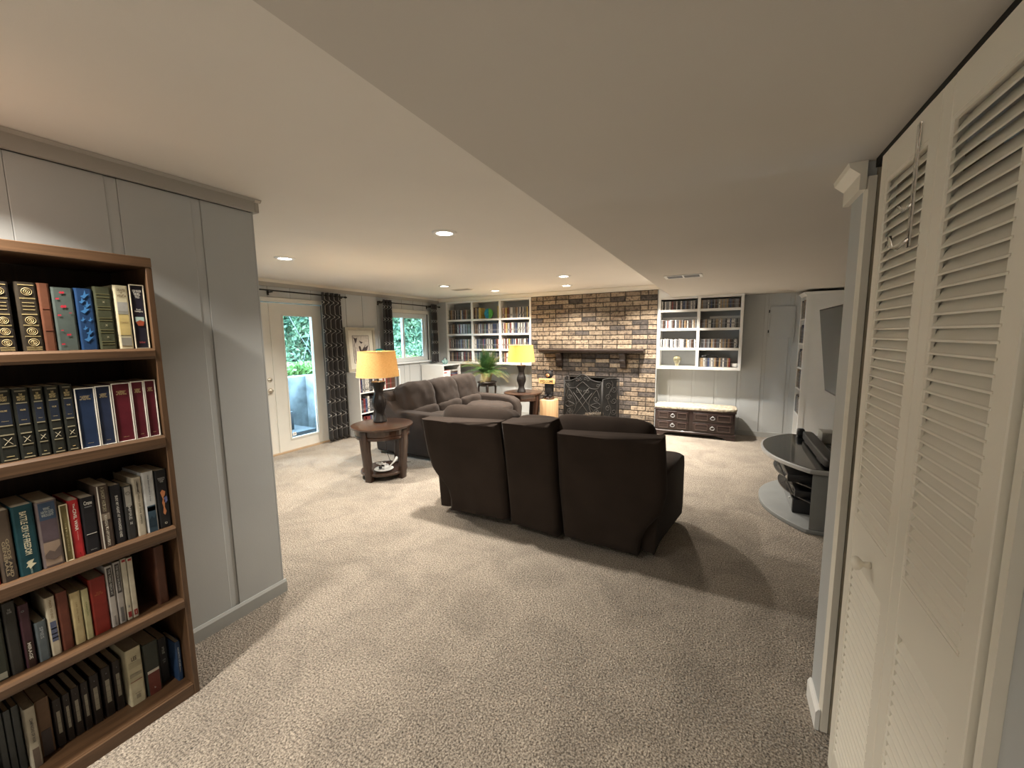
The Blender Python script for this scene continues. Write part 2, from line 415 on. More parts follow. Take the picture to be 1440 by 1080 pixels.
def disc_x(mb, x, y, z, prof, seg=20):
    t = MB().lathe(prof, seg); t.v = [(x+v[2], y+v[0], z+v[1]) for v in t.v]; return mb.quad_add(t.v, t.f)
disc_x(MB(), X1, 3.065, 0.985, [(0.030,0),(0.030,0.006),(0.022,0.012),(0.012,0.014),(0.012,0.020),(0.002,0.022)]).build('deadbolt', M_metal, r1, smooth=True)
hd = disc_x(MB(), X1, 3.065, 0.845, [(0.032,0),(0.032,0.005),(0.022,0.012),(0.011,0.016),(0.011,0.045),(0.004,0.05)]).build('handle_rose', M_metal, r1, smooth=True)
MB().tube([(X1+0.045,3.065,0.845),(X1+0.048,3.045,0.852),(X1+0.048,3.01,0.846),(X1+0.046,2.975,0.832),(X1+0.044,2.955,0.830)], [0.009,0.010,0.008,0.007,0.006], 10).build('lever', M_metal, r1, smooth=True)
r2, X1 = door_leaf('door_2', 3.134, 3.862)
BX(XW-0.028, XW-0.0275, 3.325, 3.375, 0.20, 0.245).build('sticker', M_white, r2)
BX(XW-0.0273, XW-0.0271, 3.335, 3.365, 0.218, 0.226).build('sticker_print', M_dark, r2)
BX(X1+0.001, X1+0.010, 3.118, 3.145, 0.02, 1.955).build('astragal', M_doorw, r2)
dt = tag(MB().box(XW+0.001,XW+0.018,3.872,3.925,0,2.02).box(XW+0.001,XW+0.018,2.31,3.872,1.966,2.02).box(XW+0.001,XW+0.018,2.31,2.368,0,1.966).build('trim_5', M_doorw, bevel=0.002, seg=1), kind='structure')
tag(BX(XW-0.13,XW+0.02,2.37,3.871,0.0005,0.018).build('trim_6', mat('oak_threshold',(0.42,0.30,0.19),0.5)), kind='structure')

# window
wn = tag(thing('window_1', None, None, (XW, 5.7, 1.5)), kind='structure')
M_vinyl = mat('white_vinyl', (0.72,0.76,0.78), 0.35, 0.01)
fr = MB(); fx0, fx1 = XW-0.12, XW-0.035
fr.box(fx0,fx1,WY0,WY0+0.045,WZ0,WZ1).box(fx0,fx1,WY1-0.045,WY1,WZ0,WZ1).box(fx0,fx1,WY0+.045,WY1-.045,WZ0,WZ0+0.045).box(fx0,fx1,WY0+.045,WY1-.045,WZ1-0.05,WZ1)
fr.build('window_frame', M_vinyl, wn)
ym = 5.56
for a, b, dx in ((WY0+0.045, ym+0.02, 0.0),(ym-0.02, WY1-0.045, -0.03)):
    s = MB(); xa, xb = XW-0.065+dx, XW-0.040+dx; t = 0.034; za, zb = WZ0+.045, WZ1-.05
    s.box(xa,xb,a,a+t,za,zb).box(xa,xb,b-t,b,za,zb).box(xa,xb,a+t,b-t,za,za+t).box(xa,xb,a+t,b-t,zb-t,zb)
    so = s.build('sash', M_vinyl, wn, bevel=0.002, seg=1)
    BX((xa+xb)/2-0.002,(xa+xb)/2+0.002,a+t,b-t,za+t,zb-t).build('pane', M_glass, so)
BX(XW-0.04,XW-0.022,ym-0.008,ym+0.012,1.44,1.50).build('sash_lock', M_vinyl, wn)
c = MB(); 
c.box(XW+0.001,XW+0.018,WY0-0.045,WY0,WZ0-0.0,WZ1+0.06).box(XW+0.001,XW+0.018,WY1,WY1+0.045,WZ0,WZ1+0.06).box(XW+0.001,XW+0.02,WY0,WY1,WZ1,WZ1+0.06)
c.build('casing', M_doorw, wn, bevel=0.002, seg=1)
BX(XW-0.035,XW+0.035,WY0-0.05,WY1+0.05,WZ0-0.03,WZ0).build('sill', M_vinyl, wn, bevel=0.003)

# ------------------------------------------------------------------ curtains
def curtain_mat():
    m, nt, b = new_mat('trellis_curtain'); L = nt.links
    uv = N(nt,'ShaderNodeUVMap'); sp = N(nt,'ShaderNodeSeparateXYZ'); L.new(uv.outputs[0], sp.inputs[0])
    def mth(op, a, c=None, d=None):
        n = N(nt,'ShaderNodeMath', operation=op)
        for i, q in enumerate((a,c,d)):
            if q is None: continue
            if isinstance(q,(int,float)): n.inputs[i].default_value = q
            else: L.new(q, n.inputs[i])
        return n.outputs[0]
    u = mth('MULTIPLY', sp.outputs[0], 1.0); v = mth('MULTIPLY', sp.outputs[1], 1/0.20)
    cosv = mth('COSINE', mth('MULTIPLY', v, 2*PI))
    # squarish ogee: sign-preserving power of the cosine
    pw = mth('POWER', mth('MULTIPLY', mth('ADD', cosv, 1.0), 0.5), 5.0)
    edge = mth('ADD', 0.09, mth('MULTIPLY', pw, 0.34))
    fu = mth('ABSOLUTE', mth('SUBTRACT', mth('FRACT', u), 0.5))
    d = mth('ABSOLUTE', mth('SUBTRACT', fu, edge))
    line = mth('LESS_THAN', d, 0.034)
    # short bars joining neighbours where the bulges nearly meet
    near = mth('MULTIPLY', mth('GREATER_THAN', cosv, 0.96), mth('GREATER_THAN', fu, 0.40))
    tot = mth('MAXIMUM', line, near)
    L.new(mix_col(nt, tot, (0.095,0.090,0.088), (0.72,0.70,0.66)), b.inputs['Base Color'])
    b.inputs['Roughness'].default_value = 0.85
    tr = N(nt,'ShaderNodeBsdfTranslucent'); L.new(mix_col(nt, tot, (0.10,0.11,0.13), (0.6,0.62,0.66)), tr.inputs[0])
    mx = N(nt,'ShaderNodeMixShader'); mx.inputs[0].default_value = 0.5
    L.new(b.outputs[0], mx.inputs[1]); L.new(tr.outputs[0], mx.inputs[2]); L.new(mx.outputs[0], nt.nodes['Material Output'].inputs[0])
    return m
M_curt = curtain_mat()
def curtain(label, y0, y1, z0, z1, folds, xc, amp=0.04, flare=0.0, seed=0):
    r = thing('curtain', label, 'curtain', (xc, (y0+y1)/2, z0))
    nu, nv = folds*14, 36
    vs = []; uvs = []; s_ = 0; last = None; us = []
    for i in range(nu+1):
        t = i/nu
        p = (math.sin(t*folds*2*PI)*amp, y0+(y1-y0)*t)
        if last: s_ += math.hypot(p[0]-last[0], p[1]-last[1])
        last = p; us.append(s_)
    for j in range(nv+1):
        h = j/nv; z = z0+(z1-z0)*h
        for i in range(nu+1):
            t = i/nu; k = 1-h
            wob = noise.noise(Vector((t*3+seed, h*2.5, seed)))*0.018*k
            x = xc + math.sin(t*folds*2*PI + wob*12)*amp*(0.75+0.35*k) + wob
            y = y0+(y1-y0)*t + (t-0.5)*flare*k
            vs.append((x,y,z)); uvs.append((t*folds-0.25, z))
    fs = [(j*(nu+1)+i, j*(nu+1)+i+1, (j+1)*(nu+1)+i+1, (j+1)*(nu+1)+i) for j in range(nv) for i in range(nu)]
    m = MB(); m.v = vs; m.f = fs
    o = m.build('cloth', M_curt, r, smooth=True)
    ul = o.data.uv_layers.new(name='uv')
    for lp in o.data.loops: ul.data[lp.index].uv = uvs[lp.vertex_index]
    sm = o.modifiers.new('thickness','SOLIDIFY'); sm.thickness = 0.003
    for k in range(folds):
        yk = y0+(y1-y0)*(k+0.25)/folds
        t_ = MB().tube([(xc+0.022*math.cos(a*PI/8), yk, z1-0.035+0.022*math.sin(a*PI/8)) for a in range(16)], 0.004, 6, True)
        t_.build('grommet', M_iron, r, smooth=True)
    return r
xc = XW+0.095
def rod(label, ya, yb, z, brs, fin=(True,True)):
    r = thing('curtain_rod', label, 'curtain rod', (xc,(ya+yb)/2,z))
    MB().tube([(xc,ya,z),(xc,yb,z)], 0.009, 10).build('pole', M_iron, r, smooth=True)
    for y, f_, s in ((ya,fin[0],-1),(yb,fin[1],1)):
        if f_:
            t = MB().lathe([(0.010,0),(0.014,0.005),(0.009,0.012),(0.016,0.026),(0.012,0.040),(0.003,0.055)], 12)
            t.v = [(xc+v[0], y+s*v[2], z+v[1]) for v in t.v]
            t.build('finial', M_iron, r, smooth=True)
    for y in brs:
        MB().box(XW+0.0005 if z < 2.15 else XW+0.02, xc, y-0.008, y+0.008, z-0.022, z-0.010).box(XW+0.0005, XW+0.006, y-0.012, y+0.012, z-0.05, z+0.02).build('bracket', M_iron, r)
rod('black curtain rod above the glass door', 2.25, 4.19, 2.095, (2.5, 3.12, 4.15))
rod('black curtain rod above the slider window', 4.90, 6.41, 2.078, (4.93, 6.16))
curtain('floor length grey trellis curtain on the right of the glass door', 3.81, 4.125, 0.015, 2.135, 4, xc, 0.035, 0.03)
curtain('grey trellis curtain on the left of the slider window, behind the lamp', 4.95, 5.15, 1.01, 2.12, 3, xc, 0.036, 0.03, 3)
curtain('grey trellis curtain on the right of the slider window, beside the wall shelves', 6.17, 6.36, 1.01, 2.12, 3, xc, 0.036, 0.03, 5)

# ------------------------------------------------------------------ outdoors
M_conc = mat('weathered_concrete', (0.18,0.20,0.21), 0.9, 0.45, 4.5, 0.3, 40)
M_step = mat('dark_concrete', (0.07,0.08,0.09), 0.9, 0.3, 6)
tag(BX(-6.75,-6.5,-0.5,4.75,-0.3,0.85).build('retaining_wall', M_conc, bevel=0.01), 'tall grey concrete retaining wall running back beyond the stairwell', 'retaining wall')
tag(BX(-6.5,-5.22,4.55,4.75,-0.3,0.87).build('retaining_wall', M_conc, bevel=0.01), 'paler concrete retaining wall closing the stairwell on the right', 'retaining wall')
tag(BX(-6.5,-5.2,-0.5,4.55,-0.3,-0.1).build('patio_slab', M_conc), kind='structure')
st = thing('outdoor_steps', 'dark concrete steps at the foot of the outdoor retaining wall', 'steps', (-6.2,3.6,-0.1))
BX(-6.495,-5.75,3.0,4.16,-0.1,0.07).build('tread', M_step, st, bevel=0.008)
BX(-6.495,-5.98,2.6,3.94,0.07,0.36).build('tread', M_step, st, bevel=0.008)
tag(BX(-14,-6.75,-3,20,-0.3,0.80).build('garden_ground', mat('dark_soil_bed',(0.05,0.07,0.03),1.0)), kind='structure')
tag(BX(-6.75,-5.22,4.75,20,-0.3,0.80).build('garden_ground', mat('dark_soil_side',(0.05,0.07,0.03),1.0)), kind='structure')
def leaf_mat(name, a, c):
    m, nt, b = new_mat(name); L = nt.links
    g = N(nt,'ShaderNodeTexCoord'); n = N(nt,'ShaderNodeTexNoise', Scale=3.0, Detail=5.0); L.new(g.outputs['Object'], n.inputs['Vector'])
    cc = ramp(nt, n.outputs[0], [(0.35,a),(0.65,c)]); L.new(cc, b.inputs['Base Color']); b.inputs['Roughness'].default_value = 0.5
    tr = N(nt,'ShaderNodeBsdfTranslucent'); L.new(cc, tr.inputs[0]); mx = N(nt,'ShaderNodeMixShader'); mx.inputs[0].default_value = 0.35
    L.new(b.outputs[0], mx.inputs[1]); L.new(tr.outputs[0], mx.inputs[2]); L.new(mx.outputs[0], nt.nodes['Material Output'].inputs[0])
    return m
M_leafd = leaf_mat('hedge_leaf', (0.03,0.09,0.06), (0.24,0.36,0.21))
M_leafb = leaf_mat('bright_leaf', (0.10,0.24,0.06), (0.28,0.43,0.15))
def leaves(name, n, reg, size, m, label, cat, blob=None):
    vs = []; fs = []
    rnd = random.Random(len(name)*n)
    for i in range(n):
        x = rnd.uniform(reg[0],reg[1]); y = rnd.uniform(reg[2],reg[3]); z = rnd.uniform(reg[4],reg[5])
        if blob:
            x -= blob*(noise.noise(Vector((y*0.9, z*0.9, 3.3)))*1.4)
        s = size*rnd.uniform(0.6,1.4)
        a = Vector((rnd.gauss(0,1),rnd.gauss(0,1),rnd.gauss(0,1))).normalized(); b_ = a.cross(Vector((rnd.gauss(0,1),rnd.gauss(0,1),rnd.gauss(0,1)))).normalized()
        p = Vector((x,y,z)); k = len(vs)
        vs += [p-a*s, p+b_*s*0.45, p+a*s, p-b_*s*0.45]; fs.append((k,k+1,k+2,k+3))
    mb = MB(); mb.v = vs; mb.f = fs
    return tag(mb.build(name, m), label, cat, kind='stuff')
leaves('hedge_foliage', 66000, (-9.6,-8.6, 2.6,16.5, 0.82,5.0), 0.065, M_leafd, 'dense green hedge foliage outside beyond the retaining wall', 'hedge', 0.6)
BXh = BX(-10.8,-10.3,1,20,0.80,6.0).build('hedge_backing', mat('hedge_shadow',(0.02,0.045,0.03),1.0,0.5,3)); tag(BXh, 'dark backing box behind the hedge leaves, coloured as their shade', 'hedge')  # box behind the leaves; the hedge's inner shade is put into its colour
leaves('bright_shrub_foliage', 9000, (-7.6,-6.85, 3.6,8.0, 0.82,1.02), 0.06, M_leafb, 'bright green low shrubs growing on top of the retaining wall', 'shrub')
leaves('window_shrub_foliage', 3500, (-8.1,-7.75, 6.8,11.0, 0.82,1.25), 0.055, M_leafd, 'bright green shrub leaves outside the slider window', 'shrub')
br = MB()
rb = random.Random(4)
for k in range(5):
    p = Vector((-7.7, 4.3+k*0.35, 0.9)); path = [p.copy()]
    d = Vector((rb.uniform(-.1,.2), rb.uniform(0.1,0.7)*(1 if k%2 else -1), 1)).normalized()
    for j in range(6): p = p + d*0.3; d = (d+Vector((0,rb.uniform(-.15,.15),-0.06))).normalized(); path.append(p.copy())
    br.tube(path, 0.006, 5)
tag(br.build('bare_branches', M_conc), 'thin pale bare branches in front of the hedge outdoors', 'branches', kind='stuff')
# ------------------------------------------------------------------ brick chimney breast
BY, BX0, BX1, BZ1 = 6.50, -3.012, -0.905, 2.17
FX0, FX1, FZ1 = -2.30, -1.50, 0.80     # firebox opening (behind the screen)
M_mortar = mat('dark_mortar', (0.045,0.04,0.035), 0.95, 0.2, 40)
def brick_mat(name, c1, c2, c3):
    m, nt, b = new_mat(name); L = nt.links
    g = N(nt,'ShaderNodeTexCoord'); oi = N(nt,'ShaderNodeObjectInfo')
    ad = N(nt,'ShaderNodeVectorMath', operation='ADD'); L.new(g.outputs['Object'], ad.inputs[0]); L.new(oi.outputs['Location'], ad.inputs[1])
    n = N(nt,'ShaderNodeTexNoise', Scale=26.0, Detail=5.0, Roughness=0.7); L.new(ad.outputs[0], n.inputs['Vector'])
    base = ramp(nt, n.outputs[0], [(0.36,c3),(0.47,c1),(0.70,c2)])
    sc = ramp(nt, oi.outputs['Random'], [(0.0,0.72),(1.0,1.12)])
    mm = nt.nodes.new('ShaderNodeMix'); mm.data_type='RGBA'; mm.blend_type='MULTIPLY'; mm.inputs[0].default_value = 1
    L.new(base, mm.inputs[6]); L.new(sc, mm.inputs[7]); L.new(mm.outputs[2], b.inputs['Base Color'])
    b.inputs['Roughness'].default_value = 0.9
    bp = N(nt,'ShaderNodeBump', Strength=0.5, Distance=0.004); L.new(n.outputs[0], bp.inputs['Height']); L.new(bp.outputs[0], b.inputs['Normal'])
    return m
B_tan = brick_mat('tan_brick', (0.255,0.195,0.135), (0.37,0.30,0.22), (0.075,0.058,0.047))
B_brn = brick_mat('brown_brick', (0.18,0.135,0.095), (0.29,0.23,0.17), (0.06,0.046,0.04))
B_drk = brick_mat('dark_brick', (0.07,0.058,0.052), (0.14,0.115,0.095), (0.035,0.03,0.028))
m = MB().box(BX0,FX0,BY,YF-0.001,0,BZ1+0.05).box(FX1,BX1,BY,YF-0.001,0,BZ1+0.05).box(FX0,FX1,BY,YF-0.001,FZ1,BZ1+0.05)
cb = tag(m.build('wall_chimney', M_mortar), kind='structure')
tag(MB().box(FX0+0.001,FX1-0.001,YF-0.03,YF-0.002,0,FZ1-0.001).build('firebox_back', mat('firebox_black',(0.012,0.011,0.01),0.95)), kind='structure')  # near-black back of the firebox
ch, pitch_, jn = 0.0748, 0.232, 0.011
brick_mesh = {}
rb = random.Random(11)
nrow = int(round(BZ1/ch))
def brick(xa, xb, z, row):
    key = round(xb-xa, 3)
    if key not in brick_mesh:
        h = (xb-xa)/2
        t = MB().soft((0,0,0),(h,0.010,ch/2-jn/2),p=14,n=2)
        t = MB().prism([(-h,-ch/2+jn/2),(h,-ch/2+jn/2),(h,ch/2-jn/2),(-h,ch/2-jn/2)], 0.006, -0.004, 'y', )
        # chamfered face
        hh = ch/2-jn/2; c_ = 0.004
        t.quad_add([(-h,-0.004,-hh),(h,-0.004,-hh),(h,-0.004,hh),(-h,-0.004,hh),(-h+c_,-0.010,-hh+c_),(h-c_,-0.010,-hh+c_),(h-c_,-0.010,hh-c_),(-h+c_,-0.010,hh-c_)],
                   [(4,5,6,7),(0,1,5,4),(1,2,6,5),(2,3,7,6),(3,0,4,7)])
        me = bpy.data.meshes.new('brick'); me.from_pydata(t.v, [], t.f); me.materials.append(B_tan); brick_mesh[key] = me
    o = bpy.data.objects.new('brick', brick_mesh[key]); COL.objects.link(o); o.parent = cb
    o.location = ((xa+xb)/2, BY-rb.uniform(0,0.004), z)
    # darker bricks: scattered above, dense around the firebox
    xm = (xa+xb)/2; dd = math.hypot(max(0,abs(xm+1.9)-0.45), max(0, z-0.75))
    pd = 0.16 + (0.62 if dd < 0.22 else (0.35 if dd < 0.45 else 0)); pd = 0.30 if (z < 0.5 and xm > -1.4) else pd
    r = rb.random()
    mt = B_drk if r < pd else (B_brn if r < pd+0.22 else B_tan)
    if mt is not B_tan:
        o.material_slots[0].link = 'OBJECT'; o.material_slots[0].material = mt
for r in range(nrow):
    z = ch*(r+0.5); x = BX0+0.006 + (0 if r%2 else -pitch_/2)
    while x < BX1-0.01:
        L_ = pitch_ if rb.random() > 0.08 else pitch_/2
        xa = max(x, BX0+0.006); xb = min(x+L_-jn, BX1-0.004)
        if BX1-0.004-xb < 0.05: xb = BX1-0.004; L_ = 10
        if xb-xa > 0.03:
            if z < FZ1 and xb > FX0 and xa < FX1:
                if xa < FX0-0.03: brick(round(xa,3), FX0-0.004, z, r)
                if xb > FX1+0.03: brick(FX1+0.004, round(xb,3), z, r)
            else: brick(round(xa,3), round(xb,3), z, r)
        x += L_
tag(BX(BX1, BX1+0.008, BY+0.001, YF-0.001, 0, BZ1).build('chimney_side', M_wall), kind='structure')
tf = tag(MB().prism([(BY-0.03,2.172),(BY-0.0,2.172),(BY-0.0,2.2385),(BY-0.06,2.2385),(BY-0.06,2.225),(BY-0.035,2.195)], XW+0.06, SX-0.001, 'x').build('trim_7', M_crownw), kind='structure')
# hearth slab
tag(BX(-2.95,-0.89,6.17,6.488,0.0,0.035).build('hearth_slab', mat('slate_hearth',(0.075,0.07,0.065),0.6,0.3,7), bevel=0.006), 'low dark slate hearth slab in front of the brick fireplace', 'hearth')
# mantel
mt_ = thing('mantel_shelf', 'dark stained wooden mantel shelf on the brick chimney', 'mantel', (-1.9, 6.49, 1.25))
MB().prism([(6.489,1.215),(6.33,1.215),(6.31,1.232),(6.30,1.232),(6.30,1.245),(6.285,1.250),(6.285,1.272),(6.489,1.272)], -2.79, -1.06, 'x').build('shelf_board', M_darkwood, mt_, bevel=0.003)
for x in (-2.455, -1.395):
    MB().prism([(6.489,1.214),(6.34,1.214),(6.345,1.175),(6.375,1.15),(6.395,1.115),(6.385,1.085),(6.405,1.05),(6.43,1.035),(6.425,1.005),(6.445,0.975),(6.489,0.965)], x-0.048, x+0.048, 'x').build('corbel', M_darkwood, mt_, bevel=0.006)
# fire logs
lg = thing('gas_log_set', 'pale gas fire logs behind the black fire screen', 'fire logs', (-1.9,6.60,0.0))
M_log = mat('ceramic_log', (0.30,0.24,0.18), 0.9, 0.5, 20)
MB().box(-2.15,-1.6,6.54,6.70,0.001,0.05).build('grate', M_iron, lg)
for i,(a,b) in enumerate((((-2.18,6.57,.085),(-1.6,6.60,.09)),((-2.1,6.66,.10),(-1.65,6.65,.11)),((-2.05,6.58,.15),(-1.75,6.66,.17)))):
    a=Vector(a);b=Vector(b)
    MB().tube([a.lerp(b,t/6)+Vector((0,0,0.008*math.sin(t*2+i))) for t in range(7)], [0.03,0.037,0.035,0.038,0.034,0.036,0.028], 10).build('log', M_log, lg, smooth=True)
# fire screen
sc = thing('fire_screen', 'black wrought iron folding fire screen with scrollwork', 'fire screen', (-1.97,6.24,0.036))
def screen_panel(P0, P1, arch, name):
    P0 = Vector(P0); P1 = Vector(P1); U = (P1-P0); Lw = U.length; U.normalize(); Z = Vector((0,0,1)); Nn = U.cross(Z)
    def top(u):
        t = u/Lw
        return (0.775 + (0.085*math.exp(-((t-0.5)/0.17)**2) + 0.03*math.cos((t-0.5)*2*PI*1.0)*0.5) ) if arch else 0.80+0.015*math.sin(t*PI)
    base = 0.045
    def P(u, z): return P0 + U*u + Z*(z-P0.z)
    fr_ = MB().tube([P(0,base-0.008),P(0,top(0))],0.009,8).tube([P(Lw,base-0.008),P(Lw,top(Lw))],0.009,8).tube([P(0,base+0.01),P(Lw,base+0.01)],0.008,8).tube([P(Lw*i/24,top(Lw*i/24)) for i in range(25)],0.009,8)
    po = fr_.build(name, M_iron, sc, smooth=True)
    ms = MB(); g = 0.0075; n = int(Lw/g)
    for i in range(1,n):
        u = i*g; a = P(u,base+0.01); b = P(u,top(u)); 
        w_ = U*0.0019; d_ = Nn*0.0008
        ms.quad_add([a-w_,a+w_,b+w_,b-w_],[(0,1,2,3)])
    nz = int(0.85/g)
    for i in range(nz):
        z = base+0.01+i*g; us = [Lw*j/60 for j in range(61) if top(Lw*j/60) > z]
        if us:
            w_ = Z*0.0019; ms.quad_add([P(us[0],z)-w_,P(us[-1],z)-w_,P(us[-1],z)+w_,P(us[0],z)+w_],[(0,1,2,3)])
    tag(ms.build('mesh_wire', M_iron, po), kind='stuff')
    M_scr = colmat((0.045,0.042,0.038),0.5,0.1)
    def scroll(cu, cz, r, t0, turns, s=1, nm='scroll'):
        pts = []
        for i in range(28):
            t = i/27; a = t0 + s*turns*2*PI*t; rr = r*(1-0.75*t)
            pts.append(P(cu+rr*math.cos(a), cz+rr*math.sin(a)) + Nn*0.008)
        MB().tube(pts, 0.0036, 6).build(nm, M_scr, po, smooth=True)
    def line(ps, nm='scroll'):
        MB().tube([P(u,z)+Nn*0.008 for u,z in ps], 0.0036, 6).build(nm, M_scr, po, smooth=True)
    def cr_(pts, n=8):
        out = []
        for i in range(len(pts)-1):
            p0 = pts[max(i-1,0)]; p1 = pts[i]; p2 = pts[i+1]; p3 = pts[min(i+2,len(pts)-1)]
            for k in range(n):
                t = k/n
                out.append(tuple(0.5*((2*p1[q])+(-p0[q]+p2[q])*t+(2*p0[q]-5*p1[q]+4*p2[q]-p3[q])*t*t+(-p0[q]+3*p1[q]-3*p2[q]+p3[q])*t**3) for q in (0,1)))
        out.append(pts[-1]); return out
    if arch:
        W = Lw
        line([(0.22*W+0.02,0.58),(0.72*W,0.20)]); line([(0.78*W-0.02,0.58),(0.28*W,0.20)])
        line([(0.30*W+0.02,0.66),(0.80*W,0.28)]) ; line([(0.70*W-0.02,0.66),(0.20*W,0.28)])
        line(cr_([(0.02,0.74),(0.10*W,0.66),(0.28*W,0.655),(0.42*W,0.72),(0.5*W,0.755),(0.58*W,0.72),(0.72*W,0.655),(0.90*W,0.66),(W-0.02,0.74)]))
        for sgn in (0,1):
            fx = (lambda q: q) if not sgn else (lambda q: W-q)
            line([(fx(u),z) for u,z in cr_([(0.03,0.50),(0.06,0.60),(0.14*W,0.625),(0.26*W,0.52),(0.33*W,0.42),(0.28*W,0.28),(0.14*W,0.18),(0.04,0.24)])])
            scroll(fx(0.09), 0.49, 0.045, 0, 1.3, 1 if not sgn else -1)
            scroll(fx(0.09), 0.28, 0.045, 0, 1.3, -1 if not sgn else 1)
            line([(fx(u),z) for u,z in cr_([(0.02,0.40),(0.10*W,0.43),(0.2*W,0.41),(0.28*W,0.385),(0.2*W,0.36),(0.10*W,0.34),(0.02,0.37)])])
            scroll(fx(W*0.36), 0.605, 0.035, PI/2, 1.1, 1 if sgn else -1); scroll(fx(W*0.45), 0.60, 0.03, -PI/2, 1.0, 1 if sgn else -1)
            scroll(fx(W*0.35), 0.79, 0.03, 0, 1.1, 1 if sgn else -1); scroll(fx(W*0.43), 0.805, 0.03, 0, 1.1, 1 if sgn else -1)
            scroll(fx(0.06), 0.70, 0.03, 0, 1.1, 1 if sgn else -1)
            scroll(fx(0.10), 0.12, 0.05, 0, 1.2, 1 if not sgn else -1); scroll(fx(0.24), 0.11, 0.04, PI, 1.1, 1 if sgn else -1)
    else:
        W = Lw
        for z in (0.70,0.52,0.34,0.16):
            scroll(W*0.32, z, 0.05, 0, 1.3); scroll(W*0.68, z-0.06, 0.05, PI, 1.3)
        line(cr_([(0.03,0.1),(W*0.5,0.3),(W*0.3,0.5),(W*0.6,0.7),(W*0.5,0.78)]))
    return po
screen_panel((-2.285,6.215,0.0),(-1.665,6.215,0.0), True, 'centre_panel')
screen_panel((-1.650,6.215,0.0),(-1.44,6.40,0.0), False, 'side_panel')
screen_panel((-2.297,6.228,0.0),(-2.32,6.475,0.0), False, 'side_panel')

# bear on a block
M_block = wood('pale_pine_block', (0.33,0.20,0.10), (0.47,0.31,0.17), 'z', 0.6, 0.5)
bl = thing('wood_block', 'pale square timber block standing by the fireplace', 'block', (-2.47,6.02,0))
MB().box(-2.60,-2.36,6.0-0.09,6.14,0.0,0.472).build('block', M_block, bl, bevel=0.008, local=False)
bear = thing('bear_figure', 'black carved bear figurine holding a WELCOME sign', 'figurine', (-2.48,6.03,0.473))
M_bear = mat('black_painted_wood', (0.012,0.011,0.011), 0.6, 0.3, 40, 0.4, 90, spec=0.2)
M_tan = colmat((0.42,0.20,0.09),0.6)
def bw(dx,dy,dz): return (-2.48+dx, 6.03+dy, 0.473+dz)
MB().lathe([(0.075,0),(0.078,0.02),(0.07,0.035)],18,bw(0,0,0.0)).build('base', M_walnutz, bear, smooth=False)
bm_ = MB().soft(bw(0,0,0.165),(0.068,0.058,0.125),p=2.6,n=8).soft(bw(-0.035,-0.005,0.075),(0.032,0.042,0.045),p=2.4,n=6).soft(bw(0.035,-0.005,0.075),(0.032,0.042,0.045),p=2.4,n=6)
bm_.build('body', M_bear, bear, smooth=True)
MB().soft(bw(0,-0.005,0.345),(0.058,0.055,0.055),p=2.3,n=8).soft(bw(-0.045,0.0,0.395),(0.018,0.012,0.018),p=2.2,n=4).soft(bw(0.045,0.0,0.395),(0.018,0.012,0.018),p=2.2,n=4).build('head', M_bear, bear, smooth=True)
MB().soft(bw(0,-0.058,0.335),(0.027,0.026,0.022),p=2.2,n=6).build('muzzle', M_tan, bear, smooth=True)
MB().soft(bw(0,-0.084,0.343),(0.010,0.006,0.008),p=2.2,n=4).build('nose', M_dark, bear, smooth=True)
for s_ in (-1,1):
    MB().soft(bw(0.024*s_,-0.056,0.362),(0.006,0.004,0.006),p=2,n=4).build('eye', M_dark, bear, smooth=True)
    MB().tube([bw(0.055*s_,-0.01,0.26),bw(0.085*s_,-0.03,0.23),bw(0.08*s_,-0.07,0.235)],[0.026,0.022,0.018],10).build('arm', M_bear, bear, smooth=True)
    MB().soft(bw(0.037*s_,-0.045,0.05),(0.026,0.04,0.018),p=2.4,n=6).build('foot', M_bear, bear, smooth=True)
M_sign = colmat((0.62,0.40,0.16),0.6)
sg_ = BX(*[a for q in zip(bw(-0.125,-0.105,0.225), bw(0.125,-0.088,0.295)) for a in q]).build('sign_board', M_sign, bear, bevel=0.002)

# ------------------------------------------------------------------ lettering
def text_mesh(body):
    cu = bpy.data.curves.new('lettering', 'FONT'); cu.body = body; cu.resolution_u = 2; cu.align_x = 'CENTER'; cu.align_y = 'CENTER'; cu.space_line = 0.85; cu.offset = 0.02
    o = bpy.data.objects.new('lettering', cu); COL.objects.link(o)
    dg = bpy.context.evaluated_depsgraph_get(); dg.update()
    me = bpy.data.meshes.new_from_object(o.evaluated_get(dg))
    bpy.data.objects.remove(o); bpy.data.curves.remove(cu)
    return me
def lettering(body, centre, X, Y, w_, h_, material, parent, name='lettering'):
    me = text_mesh(body)
    xs = [v.co.x for v in me.vertices]; ys = [v.co.y for v in me.vertices]
    if not xs: return
    cx_, cy_ = (min(xs)+max(xs))/2, (min(ys)+max(ys))/2
    sx = w_/(max(xs)-min(xs)); sy = h_/(max(ys)-min(ys))
    X = Vector(X); Y = Vector(Y); C = Vector(centre)-world_loc(parent)
    for v in me.vertices: v.co = C + X*((v.co.x-cx_)*sx) + Y*((v.co.y-cy_)*sy)
    me.materials.clear(); me.materials.append(material)
    o = bpy.data.objects.new(name, me); COL.objects.link(o); o.parent = parent
    return o
c_ = bw(0,-0.1062,0.26)
lettering('WELCOME', c_, (1,0,0),(0,0,1), 0.215, 0.042, colmat((0.03,0.012,0.008),0.6), sg_)

for ch_ in [bear]+list(bear.children_recursive): pass
bear.scale = (1.08, 1.08, 1.17)
